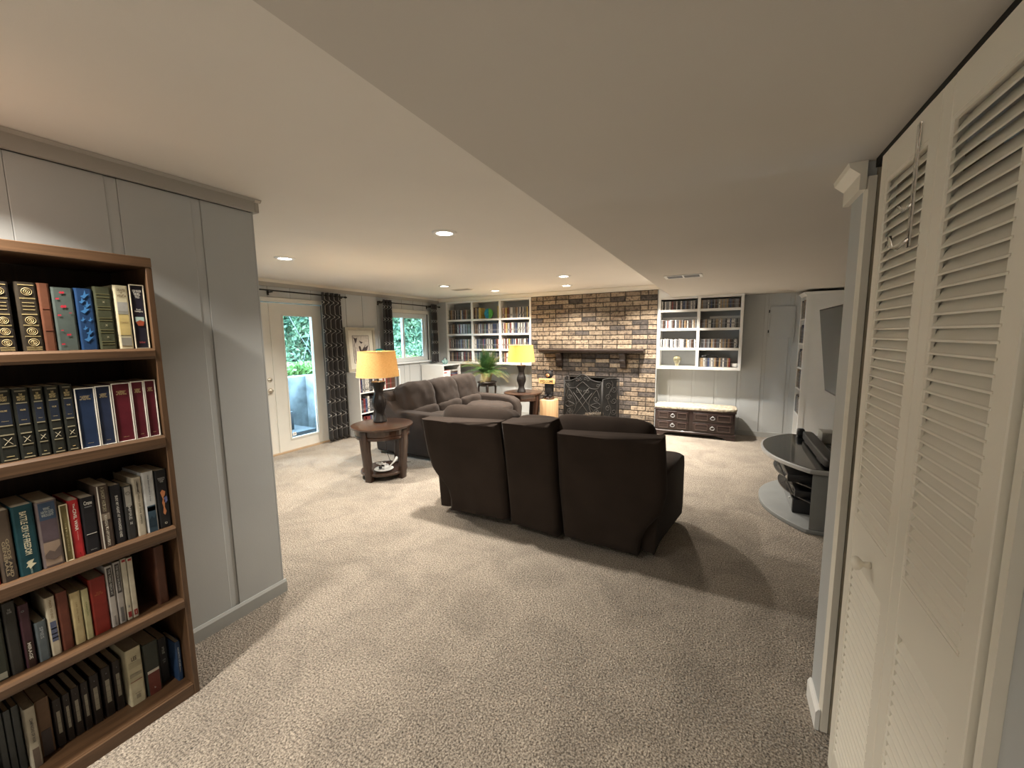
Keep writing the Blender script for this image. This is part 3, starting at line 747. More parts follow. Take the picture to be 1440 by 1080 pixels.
# ------------------------------------------------------------------ built-in shelves
def builtin(name, label, x0, x1, z0, z1, divs, shelves, yf=6.50, yb=YF-0.001, th=0.034):
    r = thing(name, label, 'shelves', ((x0+x1)/2, yb, z0))
    BX(x0,x0+0.036,yf,yb,z0,z1).build('side_panel', M_white, r, bevel=0.002, seg=1)
    BX(x1-0.036,x1,yf,yb,z0,z1).build('side_panel', M_white, r, bevel=0.002, seg=1)
    BX(x0+0.036,x1-0.036,yf,yb,z0,z0+0.04).build('bottom_board', M_white, r, bevel=0.002, seg=1)
    BX(x0+0.036,x1-0.036,yf,yb,z1-0.03,z1).build('top_board', M_white, r)
    xs = [x0+0.036]+[d for d in divs]+[x1-0.036]
    for d in divs: BX(d-0.02,d+0.02,yf+0.001,yb,z0+0.04,z1-0.03).build('divider', M_white, r)
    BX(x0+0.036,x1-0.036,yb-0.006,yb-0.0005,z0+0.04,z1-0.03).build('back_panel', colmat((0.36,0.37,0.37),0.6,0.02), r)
    bays = []
    for i in range(len(xs)-1):
        a = xs[i]+(0.02 if i else 0); b = xs[i+1]-(0.02 if i < len(xs)-2 else 0)
        for z in shelves[1:]:
            BX(a,b,yf+0.001,yb-0.007,z-th,z).build('shelf', M_white, r, bevel=0.001, seg=1)
        bays.append((a,b))
    return r, bays
shL = [1.02,1.265,1.553,1.828]
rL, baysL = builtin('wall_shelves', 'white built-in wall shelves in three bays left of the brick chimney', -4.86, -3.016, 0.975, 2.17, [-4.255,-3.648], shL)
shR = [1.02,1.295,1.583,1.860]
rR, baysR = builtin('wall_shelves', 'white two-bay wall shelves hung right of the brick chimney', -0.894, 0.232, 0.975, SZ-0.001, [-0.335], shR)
# part of the right unit that rises beside the soffit
BX(-0.894,-0.702,6.501,YF-0.001,SZ,2.17).build('side_panel', M_white, rR)
tag(BX(XW+0.001,-4.861,6.52,YF,0.97,2.17).build('filler_wall', M_wall), kind='structure')
for (a,b),z in ((baysR[0],1.72),(baysR[1],1.72)):
    BX(a+(0.12 if a>-0.5 else 0.0),b-0.002,YF-0.03,YF-0.008,z,z+0.035).build('wall_rail', M_white, rR)

PAL = {'black':(0.02,0.02,0.022),'dark grey':(0.07,0.07,0.075),'white':(0.55,0.53,0.49),'brown':(0.075,0.04,0.027),'red':(0.17,0.03,0.028),
       'blue':(0.03,0.05,0.12),'tan':(0.30,0.21,0.12),'grey':(0.19,0.19,0.195),'green':(0.05,0.12,0.07),'yellow':(0.50,0.38,0.10)}
def spine_mat(name, c, lc):
    m, nt, b = new_mat(name); L = nt.links
    g = N(nt,'ShaderNodeTexCoord'); oi = N(nt,'ShaderNodeObjectInfo')
    mp = N(nt,'ShaderNodeMapping'); mp.inputs['Scale'].default_value = (40,6,26); L.new(g.outputs['Object'], mp.inputs['Vector'])
    ad = N(nt,'ShaderNodeVectorMath', operation='ADD'); L.new(mp.outputs[0], ad.inputs[0]); L.new(oi.outputs['Location'], ad.inputs[1])
    n = N(nt,'ShaderNodeTexNoise', Scale=1.3, Detail=3.0); L.new(ad.outputs[0], n.inputs['Vector'])
    L.new(ramp(nt, n.outputs[0], [(0.54,c),(0.60,lc)]), b.inputs['Base Color']); b.inputs['Roughness'].default_value = 0.3
    return m
SP = {k: spine_mat(k.replace(' ','_')+'_spine', v, tuple(min(0.6, x*0.8+0.12) if sum(v)<1 else x*0.25 for x in v)) for k, v in PAL.items()}
ORD = ['top','second','third','lowest']
case_cache = {}
def case(kind, cname, x, w_, y, h, d, z, label, group, lean=0):
    key = (kind, cname, round(w_,3), round(h,3))
    if key not in case_cache:
        me = bpy.data.meshes.new(kind)
        t = MB().box(-w_/2,w_/2,0,d,0,h)
        # rounded spine lip: slightly proud central spine panel
        e = w_*0.12
        t.quad_add([(-w_/2+e,-0.0015,0.004),(w_/2-e,-0.0015,0.004),(w_/2-e,-0.0015,h-0.004),(-w_/2+e,-0.0015,h-0.004),(-w_/2,0,0),(w_/2,0,0),(w_/2,0,h),(-w_/2,0,h)],
                   [(0,1,2,3),(4,5,1,0),(5,6,2,1),(6,7,3,2),(7,4,0,3)])
        me.from_pydata(t.v, [], t.f); me.materials.append(SP[cname]); case_cache[key] = me
    o = bpy.data.objects.new(kind, case_cache[key]); COL.objects.link(o); o.location = (x, y, z)
    return tag(o, label, 'book' if kind=='book' else kind.replace('_',' '), group)
rc = random.Random(21)
NTH = ['first','second','third','fourth','fifth','sixth','seventh','eighth','ninth','tenth','eleventh','twelfth','thirteenth','fourteenth','fifteenth','sixteenth','seventeenth','eighteenth','nineteenth','twentieth','twenty-first','twenty-second','twenty-third','twenty-fourth','twenty-fifth','twenty-sixth','twenty-seventh','twenty-eighth','twenty-ninth','thirtieth','thirty-first','thirty-second']
def fill(bay, z, kind, h0, pitch, words, where, d, skip=None, wts=None):
    a, b = bay; x = a+0.006; cnt = 0
    names = list(wts.keys()); ws = list(wts.values())
    while True:
        w_ = rc.choice((pitch*0.85, pitch, pitch*1.15))
        if x+w_ > b-0.004: break
        if skip and skip[0] < x+w_/2 < skip[1]: x += w_; continue
        cn = rc.choices(names, ws)[0]
        h = h0 if kind.endswith('_case') and rc.random() < 0.8 else h0*rc.choice((0.92,1.0,1.05))
        case(kind, cn, x+w_/2, round(w_*0.94,4), 6.53+rc.uniform(0,0.006), h, d, z+0.0005,
             '%s %s, %s from left, %s' % (cn, words, NTH[cnt], where), '%ss in the built-in wall shelves' % words); cnt += 1
        x += w_
WL = {'black':5,'dark grey':4,'white':3,'brown':3,'red':1,'blue':2,'grey':4,'tan':1.5,'green':1}
WL2 = {'black':3,'dark grey':3,'white':6,'brown':2,'red':2,'blue':2,'grey':3,'tan':2,'yellow':1}
bn = ['left bay','middle bay','right bay']
for bi, bay in enumerate(baysL):
    for si, z in enumerate(reversed(shL)):
        where = '%s shelf, %s, left of the chimney' % (ORD[si], bn[bi])
        if bi == 1 and si == 0: continue
        fill(bay, z, 'film_case', 0.186, 0.0205, 'film case', where, 0.135, None, WL2 if bi == 2 else WL)
# middle top: a few books, the two-tone globe-like plate, a yellow book
za = shL[3]
for i,(x,wd,h,cn) in enumerate(((-4.215,0.035,0.215,'brown'),(-4.175,0.03,0.22,'tan'),(-4.14,0.04,0.20,'dark grey'),(-4.095,0.045,0.205,'yellow'),(-3.69,0.04,0.225,'yellow'))):
    case('book', cn, x, wd, 6.53, h, 0.15, za+0.0005, ['brown book at the left end of the top middle shelf, left of the chimney','slim tan book, second along the top middle shelf left of the chimney','dark book third along the top middle shelf left of the chimney','thick yellow and dark book just left of the round two-tone dish','yellow book at the right end of the top middle shelf left of the chimney'][i], 'books on the top middle shelf')
dp = thing('display_dish', 'round half blue half green dish standing on the top middle shelf', 'dish', (-3.93,6.60,za))
for s_, cc, nm in ((0,(0.02,0.22,0.33),'blue_half'),(1,(0.12,0.42,0.08),'green_half')):
    pts = [(0.095*math.cos(PI/2+(1 if s_==0 else -1)*PI*i/14), 0.095*math.sin(PI/2+(1 if s_==0 else -1)*PI*i/14)) for i in range(15)]
    m = MB().prism([(-3.93+p[0], za+0.0965+p[1]) for p in (pts if s_==0 else pts[::-1])], 6.575, 6.59, 'y'); m.build(nm, colmat(cc,0.3,0.35,25), dp, bevel=0.003)
MB().box(-3.98,-3.88,6.591,6.64,za,za+0.02).build('stand', M_walnut, dp)
WR = {'black':3,'dark grey':4,'white':5,'brown':3,'red':1,'blue':1,'grey':6,'tan':3}
WRl = {'black':2,'dark grey':1,'white':8,'brown':1,'grey':5,'tan':1}
for bi, bay in enumerate(baysR):
    for si, z in enumerate(reversed(shR)):
        where = '%s shelf, %s, right of the chimney' % (ORD[si], ['left bay','right bay'][bi])
        if bi == 0 and si == 3: continue
        fill(bay, z, 'music_case', 0.126, 0.0195, 'music case', where, 0.135, (bay[0]+0.42,9) if (bi==1 and si==3) else None, WRl if (bi==0 and si==2) else WR)
# vase on the lowest left shelf
vz = shR[0]
v_ = thing('vase', 'small mottled brown and green vase on the otherwise empty lowest shelf', 'vase', (-0.615,6.60,vz))
MB().lathe([(0.028,0),(0.030,0.006),(0.026,0.02),(0.045,0.06),(0.055,0.095),(0.050,0.125),(0.032,0.142),(0.027,0.147),(0.030,0.152),(0.024,0.150)],24,(-0.615,6.60,vz)).build('body', mat('vase_glaze',(0.22,0.20,0.12),0.15,0.7,14,coat=0.5), v_, smooth=True)
# black headphones / cable lying on the lowest right row, small clear dish
hp = thing('headphones', 'black headband resting on the discs of the lowest right shelf', 'headphones', (-0.2,6.6,vz+0.127))
MB().tube([(-0.30+0.24*t/14, 6.56+0.01*math.sin(t), vz+0.1345+0.035*math.sin(PI*t/14)) for t in range(15)],0.006,8).build('band', M_dark, hp, smooth=True)
MB().soft((-0.245,6.57,vz+0.1465),(0.04,0.03,0.019),p=3,n=4).build('ear_pad', M_dark, hp, smooth=True)
gd = thing('glass_dish', 'small pale dish at the right end of the lowest right shelf', 'dish', (0.15,6.6,vz))
MB().lathe([(0.025,0),(0.04,0.012),(0.045,0.05),(0.040,0.05),(0.035,0.015),(0.002,0.008)],20,(0.15,6.6,vz+0.0005),cap=False).build('bowl', M_white, gd, smooth=True)

# ------------------------------------------------------------------ ceiling lights, vents
M_led = emit('lamp_glow', (1.0,0.93,0.82), 30.0)
pos = ['nearest the glass door','nearest the camera, in the middle of the ceiling','in front of the slider window','in the middle row toward the mantel','in the back row over the left wall shelves','in the back row before the chimney','beside the dropped soffit by the chimney','over the tall oak bookcase','added unseen behind the camera to brighten the closet doors']
for (x,y,p), ps in zip(LIGHTS, pos):
    t = thing('recessed_light', 'round white recessed ceiling light '+ps, 'ceiling light', (x,y,CEIL))
    MB().lathe([(0.056,-0.003),(0.058,-0.010),(0.075,-0.009),(0.088,-0.004),(0.090,0.0)],28,(x,y,CEIL),cap=False).build('trim_ring', M_white, t, smooth=True)
    MB().lathe([(0.0005,-0.0055),(0.030,-0.006),(0.056,-0.004)],28,(x,y,CEIL),cap=False).build('lens', M_led, t, smooth=True)
vt = thing('ceiling_vent', 'narrow white ceiling vent with dark slots under the soffit', 'vent', (-0.364,4.22,SZ))
MB().box(-0.53,-0.20,4.110,4.135,SZ-0.006,SZ).box(-0.53,-0.20,4.305,4.330,SZ-0.006,SZ).box(-0.53,-0.505,4.135,4.305,SZ-0.006,SZ).box(-0.225,-0.20,4.135,4.305,SZ-0.006,SZ).box(-0.371,-0.359,4.135,4.305,SZ-0.006,SZ).build('frame', M_white, vt)
BX(-0.505,-0.225,4.135,4.305,SZ-0.0048,SZ-0.0005).build('duct_shade', M_dark, vt)  # dark sheet painted in for the shade inside the duct
for k in range(22):
    x = -0.50+k*0.0127
    if -0.375 < x < -0.355: continue
    MB().prism([(x,SZ-0.0065),(x+0.0015,SZ-0.0065),(x+0.003,SZ-0.0049),(x+0.0015,SZ-0.0049)],4.137,4.303,'y').build('fin', M_iron, vt)  # fins coloured black too, so the slots look shaded
vt2 = thing('ceiling_register', 'flat square beige ceiling register near the left wall shelves', 'vent', (-3.69,5.38,CEIL))
BX(-3.86,-3.52,5.30,5.46,CEIL-0.006,CEIL).build('frame', M_crownw, vt2, bevel=0.002)
for k in range(9): BX(-3.84,-3.54,5.315+k*0.015,5.322+k*0.015,CEIL-0.009,CEIL-0.006).build('fin', M_crown, vt2)
# ------------------------------------------------------------------ near sofa (seen from behind)
s1 = thing('reclining_loveseat', 'dark brown reclining loveseat with centre console seen from behind', 'sofa', (-1.2, 2.95, 0))
def lean_panel(name, outline, thick, x0off=0, ybot=2.62, ytop=2.43, zt=0.90, mat_=None, wr=0.0, curve=0.0):
    """outline in (x,z); leaning slab with rounded edges, front (room) face offset by thick in +y"""
    def Y(z): 
        t = z/zt; return ybot + (ytop-ybot)*(t**1.2)
    zs = sorted({p[1] for p in outline}); xs = [p[0] for p in outline]
    # polygon grid: slice by z
    nz, nx = 26, 20; z0_, z1_ = min(zs), max(zs); n = len(outline)
    def span(z):
        hits = []
        for i in range(n):
            (xa,za),(xb,zb) = outline[i], outline[(i+1)%n]
            if (za-z)*(zb-z) <= 0 and za != zb: hits.append(xa+(xb-xa)*(z-za)/(zb-za))
        return min(hits), max(hits)
    r_ = 0.028; vs = []; rows = []
    for j in range(nz+1):
        z = z0_+(z1_-z0_)*j/nz; zz = min(max(z, z0_+0.0005), z1_-0.0005)
        a, b = span(zz)
        # rounded top edge
        dt = (z1_-z); rt = max(0, 1-dt/r_) ; row = []
        ring = []
        for i in range(nx+1):
            t = i/nx; x = a+(b-a)*t; de = min(x-a, b-x)
            e = 1-min(1, de/r_); inset = r_*(1-math.sqrt(max(0,1-e*e)))+ r_*(1-math.sqrt(max(0,1-rt*rt)))*0.8
            bul = curve*math.sin(PI*t)*math.sin(PI*min(1,(z-z0_)/(z1_-z0_)))
            wv = wr*noise.noise(Vector((x*6, z*3.0, 1.7)))*(1.0 if z < 0.35 else 0.4)
            ring.append(Vector((x, Y(z)+inset-bul+wv, z)))
        for i in range(nx, -1, -1):
            t = i/nx; x = a+(b-a)*t
            ring.append(Vector((x, Y(z)+thick, z)))
        rows.append(ring)
    m = MB(); k = len(rows[0])
    for rg in rows: m.v += [tuple(v) for v in rg]
    for j in range(nz):
        for i in range(k):
            i2 = (i+1)%k; m.f.append((j*k+i, j*k+i2, (j+1)*k+i2, (j+1)*k+i))
    m.f.append(tuple(range(k-1,-1,-1))); m.f.append(tuple(nz*k+i for i in range(k)))
    o = m.build(name, mat_ or M_sofa, s1, smooth=False); smooth_angle(o, 0.9); return o
lean_panel('back_panel', [(-1.425,0.065),(-1.408,0.45),(-1.402,0.885),(-2.115,0.868),(-2.125,0.55),(-2.11,0.42),(-2.05,0.33),(-1.985,0.25),(-1.972,0.15),(-1.985,0.05)], 0.13, wr=0.022, curve=0.010)
lean_panel('back_panel', [(-0.972,0.05),(-0.978,0.45),(-0.962,0.870),(-0.288,0.888),(-0.275,0.50),(-0.305,0.36),(-0.385,0.25),(-0.43,0.14),(-0.44,0.03)], 0.13, wr=0.016, curve=0.010)
lean_panel('console_back', [(-1.395,0.055),(-1.378,0.90),(-1.365,0.912),(-1.00,0.925),(-0.99,0.912),(-1.0,0.04)], 0.20, ybot=2.60, ytop=2.43, wr=0.003, curve=0.012)
# dark mechanism/base under the backs
MB().box(-1.96,-0.46,2.70,3.30,0.035,0.30).build('base_frame', M_dark, s1)
def arm1(x0, x1, s):
    # footprint wedge, side outline in (y,z)
    out = [(2.66,0.05),(3.38,0.05),(3.44,0.12),(3.45,0.46),(3.40,0.55),(3.25,0.60),(2.80,0.62),(2.66,0.58)]
    m = MB(); n = 8
    for k in range(n+1):
        t = k/n; e = abs(t-0.5)*2; ins = 0.03*(e**4)
        for (y,z) in out:
            cy_, cz_ = 3.05, 0.32
            x = x0+(x1-x0)*t
            if s > 0 and t > 0.5: x -= 0.13*max(0, (2.95-y)/0.3)*(t-0.5)*2*(1 if z < 0.3 else 0.5)
            if s < 0 and t < 0.5: x += 0.10*max(0, (2.95-y)/0.3)*(0.5-t)*2*(1 if z < 0.3 else 0.5)
            m.v.append((x, y+(cy_-y)*ins*1.2, z+(cz_-z)*ins*2))
    q = len(out)
    for k in range(n):
        for i in range(q): m.f.append((k*q+i,k*q+(i+1)%q,(k+1)*q+(i+1)%q,(k+1)*q+i))
    m.f.append(tuple(range(q-1,-1,-1))); m.f.append(tuple(n*q+i for i in range(q)))
    o = m.build('arm', M_sofa, s1, bevel=0.02, seg=3); return o
arm1(-2.20,-1.99,-1); arm1(-0.44,-0.235,1)
for (a,b,sd) in ((-2.0,-1.40,1),(-0.99,-0.42,2)):
    c_ = (a+b)/2; h_ = (b-a)/2
    MB().soft((c_-0.005 if sd==1 else c_+0.0,2.68,0.76),(h_+ (0.03 if sd==1 else 0.055),0.12,0.185),p=5.5,n=12,wr=0.012,fr=6,seed=sd,rot=Matrix.Rotation(-0.20,3,'X')).build('back_cushion', M_sofa, s1, smooth=True)
    MB().soft((c_,3.08,0.40),(h_,0.37,0.11),p=4,n=10,wr=0.010,fr=5,seed=sd+5).build('seat_cushion', M_sofa, s1, smooth=True)
    MB().soft((c_,3.44,0.25),(h_-0.01,0.045,0.19),p=5,n=8,wr=0.006,fr=5,seed=sd+9).build('footrest', M_sofa, s1, smooth=True)
MB().soft((-1.19,3.05,0.42),(0.19,0.38,0.16),p=6,n=8).build('console', M_sofa, s1, smooth=True)
MB().soft((-1.19,2.70,0.75),(0.185,0.11,0.16),p=4,n=8,rot=Matrix.Rotation(-0.2,3,'X')).build('console_cushion', M_sofa, s1, smooth=True)

# ------------------------------------------------------------------ far sofa facing right
s2 = thing('reclining_sofa', 'brown three seat reclining sofa with puffy back cushions against the window side', 'sofa', (-3.35, 4.68, 0))
def arm2(y0, y1):
    out = [(-3.95,0.04),(-2.87,0.04),(-2.80,0.12),(-2.78,0.40),(-2.82,0.50),(-2.92,0.555),(-3.10,0.575),(-3.60,0.585),(-3.75,0.72),(-3.86,0.75),(-4.0,0.55)]
    m = MB(); n = 8; q = len(out)
    for k in range(n+1):
        t = k/n; e = abs(t-0.5)*2; ins = 0.06*(e**5)
        for (x,z) in out: m.v.append((x+(-3.35-x)*ins*0.3, y0+(y1-y0)*t, z+(0.3-z)*ins))
    for k in range(n):
        for i in range(q): m.f.append((k*q+i,(k+1)*q+i,(k+1)*q+(i+1)%q,k*q+(i+1)%q))
    m.f.append(tuple(range(q))); m.f.append(tuple(n*q+i for i in range(q-1,-1,-1)))
    return m.build('arm', M_sofa2, s2, bevel=0.03, seg=3)
arm2(3.70,3.90); arm2(5.46,5.66)
MB().prism([(-3.97,0.04),(-3.70,0.04),(-3.72,0.78),(-3.80,0.82),(-3.88,0.80),(-4.02,0.5)], 3.74, 5.62, 'y').build('back_frame', M_sofa2, s2, bevel=0.03, seg=3)
MB().box(-3.7,-2.92,3.91,5.45,0.04,0.28).build('base_frame', M_sofa2, s2, bevel=0.01)
yy = [3.86,4.41,4.95,5.50]
for i in range(3):
    a, b = yy[i], yy[i+1]; c_ = (a+b)/2; h_ = (b-a)/2+0.012
    rt = Matrix.Rotation(-0.22,3,'Y')
    MB().soft((-3.63,c_,0.665),(0.155,h_+0.006,0.245),p=4.2,n=16,wr=0.015,fr=8,seed=i*7+2,rot=rt).build('back_cushion', M_sofa2, s2, smooth=True)
    MB().soft((-3.535,c_,0.50),(0.13,h_-0.002,0.09),p=3.6,n=12,wr=0.016,fr=6.5,seed=i*5+1,rot=rt).build('lumbar_cushion', M_sofa2, s2, smooth=True)
    MB().soft((-3.19,c_,0.385),(0.39,h_-0.006,0.12),p=3.6,n=12,wr=0.016,fr=5,seed=i*3).build('seat_cushion', M_sofa2, s2, smooth=True)
    MB().soft((-2.835,c_,0.21),(0.05,h_-0.01,0.165),p=5,n=8,wr=0.008,fr=5,seed=i).build('footrest', M_sofa2, s2, smooth=True)

# ------------------------------------------------------------------ round end tables and lamps
def end_table(label, cx_, cy_, rot, group):
    t = thing('end_table', label, 'side table', (cx_,cy_,0), rot, group)
    R_ = 0.325; H = 0.575
    MB().lathe([(R_-0.022,H-0.030),(R_-0.004,H-0.022),(R_,H-0.012),(R_-0.003,H-0.002),(R_-0.012,H),(0.001,H)],48,(0,0,0)).build('table_top', M_walnut, t, local=True, smooth=False)
    o = [c for c in t.children][-1]; smooth_angle(o, 0.5)
    MB().lathe([(R_-0.062,H-0.128),(R_-0.046,H-0.128),(R_-0.040,H-0.122),(R_-0.040,H-0.100),(R_-0.046,H-0.095),(R_-0.040,H-0.088),(R_-0.036,H-0.031),(R_-0.062,H-0.031)],48,(0,0,0),cap=False).build('apron', M_walnut, t, local=True)
    smooth_angle(t.children[-1] if t.children[-1].name.startswith('apron') else o, 0.4)
    for k in range(4):
        a = k*PI/2
        prof = [(0.225,H-0.031),(0.302,H-0.031),(0.304,0.40),(0.290,0.28),(0.272,0.14),(0.262,0.0),(0.205,0.0),(0.215,0.075),(0.222,0.20),(0.236,0.34),(0.232,0.44)]
        m = MB().prism([(p[0],p[1]) for p in prof], -0.037, 0.037, 'y')
        ca, sa = math.cos(a), math.sin(a); m.v = [(v[0]*ca-v[1]*sa, v[0]*sa+v[1]*ca, v[2]) for v in m.v]
        m.build('leg', M_walnutz, t, local=True, bevel=0.004)
    MB().lathe([(0.001,0.055),(0.238,0.055),(0.245,0.062),(0.245,0.080),(0.238,0.086),(0.001,0.086)],40,(0,0,0)).build('lower_shelf', M_walnut, t, local=True)
    return t
T1 = (-3.24,3.135); T2 = (-2.93,5.98)
end_table('round walnut end table beside the near end of the brown sofa', *T1, math.radians(6), 'round end tables')
end_table('round walnut end table between the far end of the brown sofa and the fireplace', *T2, math.radians(-10), 'round end tables')
def shade_mat(ca=(0.55,0.33,0.13), cb_=(0.74,0.48,0.21)):
    m, nt, b = new_mat('linen_lampshade'); L = nt.links
    g = N(nt,'ShaderNodeTexCoord'); mp = N(nt,'ShaderNodeMapping'); mp.inputs['Scale'].default_value = (60,60,500); L.new(g.outputs['Object'], mp.inputs['Vector'])
    n = N(nt,'ShaderNodeTexNoise', Scale=1.0, Detail=3.0); L.new(mp.outputs[0], n.inputs['Vector'])
    c = ramp(nt, n.outputs[0], [(0.3,ca),(0.7,cb_)])
    d = N(nt,'ShaderNodeBsdfDiffuse'); t = N(nt,'ShaderNodeBsdfTranslucent'); L.new(c, d.inputs[0]); L.new(c, t.inputs[0])
    mx = N(nt,'ShaderNodeMixShader'); mx.inputs[0].default_value = 0.125; L.new(d.outputs[0], mx.inputs[1]); L.new(t.outputs[0], mx.inputs[2])
    L.new(mx.outputs[0], nt.nodes['Material Output'].inputs[0]); return m
M_shade = shade_mat(); M_shade2 = shade_mat((0.62,0.375,0.09),(0.77,0.475,0.13))
M_lampb = mat('dark_bronze', (0.014,0.011,0.010), 0.4, 0.1, 20, spec=0.3)
def lamp(label, x, y, z, power, group='table lamps', M_shade=M_shade):
    t = thing('table_lamp', label, 'lamp', (x,y,z), 0, group); k = 1.0
    prof = [(0.070,0.0),(0.073,0.012),(0.066,0.03),(0.050,0.075),(0.046,0.10),(0.055,0.14),(0.072,0.185),(0.076,0.215),(0.068,0.255),(0.052,0.30),(0.046,0.335),(0.050,0.37),(0.064,0.415),(0.075,0.445),(0.070,0.45),(0.001,0.455)]
    m = MB(); seg = 60; n = len(prof)
    # fluted body
    import bisect
    fine = []
    for i in range(n-1):
        for q in range(4):
            a = q/4; fine.append((prof[i][0]*(1-a)+prof[i+1][0]*a, prof[i][1]*(1-a)+prof[i+1][1]*a))
    fine.append(prof[-1])
    for r, h in fine:
        for s_ in range(seg):
            a = 2*PI*s_/seg; rr = r*(1+0.025*math.cos(a*15)) if 0.02 < h < 0.44 else r
            m.v.append((x+rr*math.cos(a), y+rr*math.sin(a), z+h))
    for i in range(len(fine)-1):
        for s_ in range(seg): m.f.append((i*seg+s_, i*seg+(s_+1)%seg, (i+1)*seg+(s_+1)%seg, (i+1)*seg+s_))
    m.f.append(tuple(range(seg-1,-1,-1)))
    m.build('lamp_base', M_lampb, t, smooth=True)
    z0_, z1_ = z+0.505, z+0.775
    MB().lathe([(0.010,0.45),(0.010,0.52),(0.018,0.525),(0.018,0.58)],12,(x,y,z)).build('socket', M_metal, t, smooth=True)
    MB().lathe([(0.018,0.0),(0.030,0.03),(0.034,0.06),(0.024,0.09),(0.001,0.105)],16,(x,y,z+0.57)).build('bulb', emit('bulb_glow',(1,0.75,0.42),12.0), t, smooth=True)
    sh = MB().lathe([(0.225,z0_-z),(0.195,z1_-z)],48,(x,y,z),cap=False).build('lamp_shade', M_shade, t, smooth=True)
    hm = MB()
    for zz, rr in ((z0_,0.2255),(z1_,0.1955)): hm.tube([(x+rr*math.cos(a*PI/20),y+rr*math.sin(a*PI/20),zz) for a in range(40)],0.0035,6,True)
    hm.build('hem', colmat((0.62,0.42,0.20),0.8), sh)
    sp = MB()
    for k_ in range(3):
        a = k_*2*PI/3; sp.tube([(x,y,z1_-0.02),(x+0.194*math.cos(a),y+0.194*math.sin(a),z1_-0.004)],0.002,5)
    sp.tube([(x,y,z+0.58),(x+0.05,y,z+0.64),(x+0.045,y,z+0.71),(x,y,z1_-0.02)],0.002,5).tube([(x,y,z+0.58),(x-0.05,y,z+0.64),(x-0.045,y,z+0.71),(x,y,z1_-0.02)],0.002,5)
    sp.build('harp', M_metal, t)
    MB().lathe([(0.004,0.0),(0.008,0.006),(0.010,0.014),(0.006,0.022),(0.001,0.026)],12,(x,y,z1_-0.022)).build('finial', M_metal, t, smooth=True)
    d = bpy.data.lights.new('bulb_light','POINT'); d.energy = power; d.color = (1.0,0.70,0.38); d.shadow_soft_size = 0.04
    lo = bpy.data.objects.new('bulb_light', d); COL.objects.link(lo); lo.parent = t; lo.location = (0,0,0.62)
    return t
lamp('fluted black table lamp with amber linen shade on the near end table', -3.335, 3.20, 0.5755, 38)
lamp('fluted black table lamp with yellow lit shade on the far end table by the chimney', -2.93, 5.92, 0.5755, 42, M_shade=M_shade2)
cd = thing('lamp_cord', 'thin dark lamp cord hanging behind the near end table', 'cord', (-3.50,3.35,0))
MB().tube([(-3.44,3.36,0.46),(-3.47,3.40,0.30),(-3.49,3.42,0.18),(-3.46,3.44,0.05),(-3.40,3.50,0.012),(-3.28,3.60,0.010)],0.003,6).build('cable', M_dark, cd, smooth=True)
# dish with cables on the lower shelf of the near table
ds = thing('saucer', 'white saucer on the lower shelf of the near end table', 'saucer', (-3.17,3.06,0.086))
MB().lathe([(0.045,0.0),(0.050,0.004),(0.085,0.012),(0.10,0.020),(0.098,0.023),(0.07,0.014),(0.001,0.008)],32,(-3.17,3.06,0.0865)).build('plate', M_white, ds, smooth=True)
cb2 = thing('charger_cable', 'tangle of white charging cable with black plug lying in the saucer', 'cable', (-3.17,3.06,0.10))
rr_ = random.Random(3)
for k in range(4):
    q = rr_.uniform(0,6)
    MB().tube([(-3.17+0.015*math.cos(q)+(0.035+0.01*k)*math.cos(a*PI/8+q), 3.06+0.015*math.sin(q)+0.04*math.sin(a*PI/8), 0.115+0.006*k+0.022*(1+math.sin(a*PI/8*1+q))) for a in range(16)],0.0035,6,True).build('loop', M_white, cb2, smooth=True)
MB().soft((-3.19,3.03,0.121),(0.016,0.013,0.016),p=4,n=4).soft((-3.165,3.045,0.147),(0.018,0.014,0.014),p=4,n=4).build('plug', M_dark, cb2, smooth=True)
MB().tube([(-3.13,3.09,0.12),(-3.10,3.15,0.17),(-3.10,3.18,0.20),(-3.12,3.20,0.16)],[0.004,0.012,0.016,0.010],8).build('adapter', M_white, cb2, smooth=True)

# ------------------------------------------------------------------ low white bookcases under the window
def low_case(label, x0, x1, y0, y1, H, zs, T=0.018):
    r = thing('low_bookcase', label, 'bookcase', ((x0+x1)/2,(y0+y1)/2,0))
    BX(x0,x1,y0,y0+T,0,H-T).build('side_panel', M_white, r, bevel=0.001, seg=1)
    BX(x0,x1,y1-T,y1,0,H-T).build('side_panel', M_white, r, bevel=0.001, seg=1)
    BX(x0,x1,y0,y1,H-T,H).build('top_board', M_white, r, bevel=0.001, seg=1)
    BX(x0,x0+0.006,y0+T,y1-T,0,H-T).build('back_panel', M_white, r)
    for z in zs: BX(x0+0.006,x1-0.004,y0+T,y1-T,z-T,z).build('shelf', M_white, r, bevel=0.001, seg=1)
    return r
low_case('low white bookcase under the framed bird print', -5.035, -4.765, 4.20, 5.06, 0.985, [0.07,0.37,0.68])
low_case('low white bookcase with a teapot on it in the corner by the wall shelves', -5.035, -4.52, 5.92, 6.46, 0.985, [0.07,0.40,0.755])
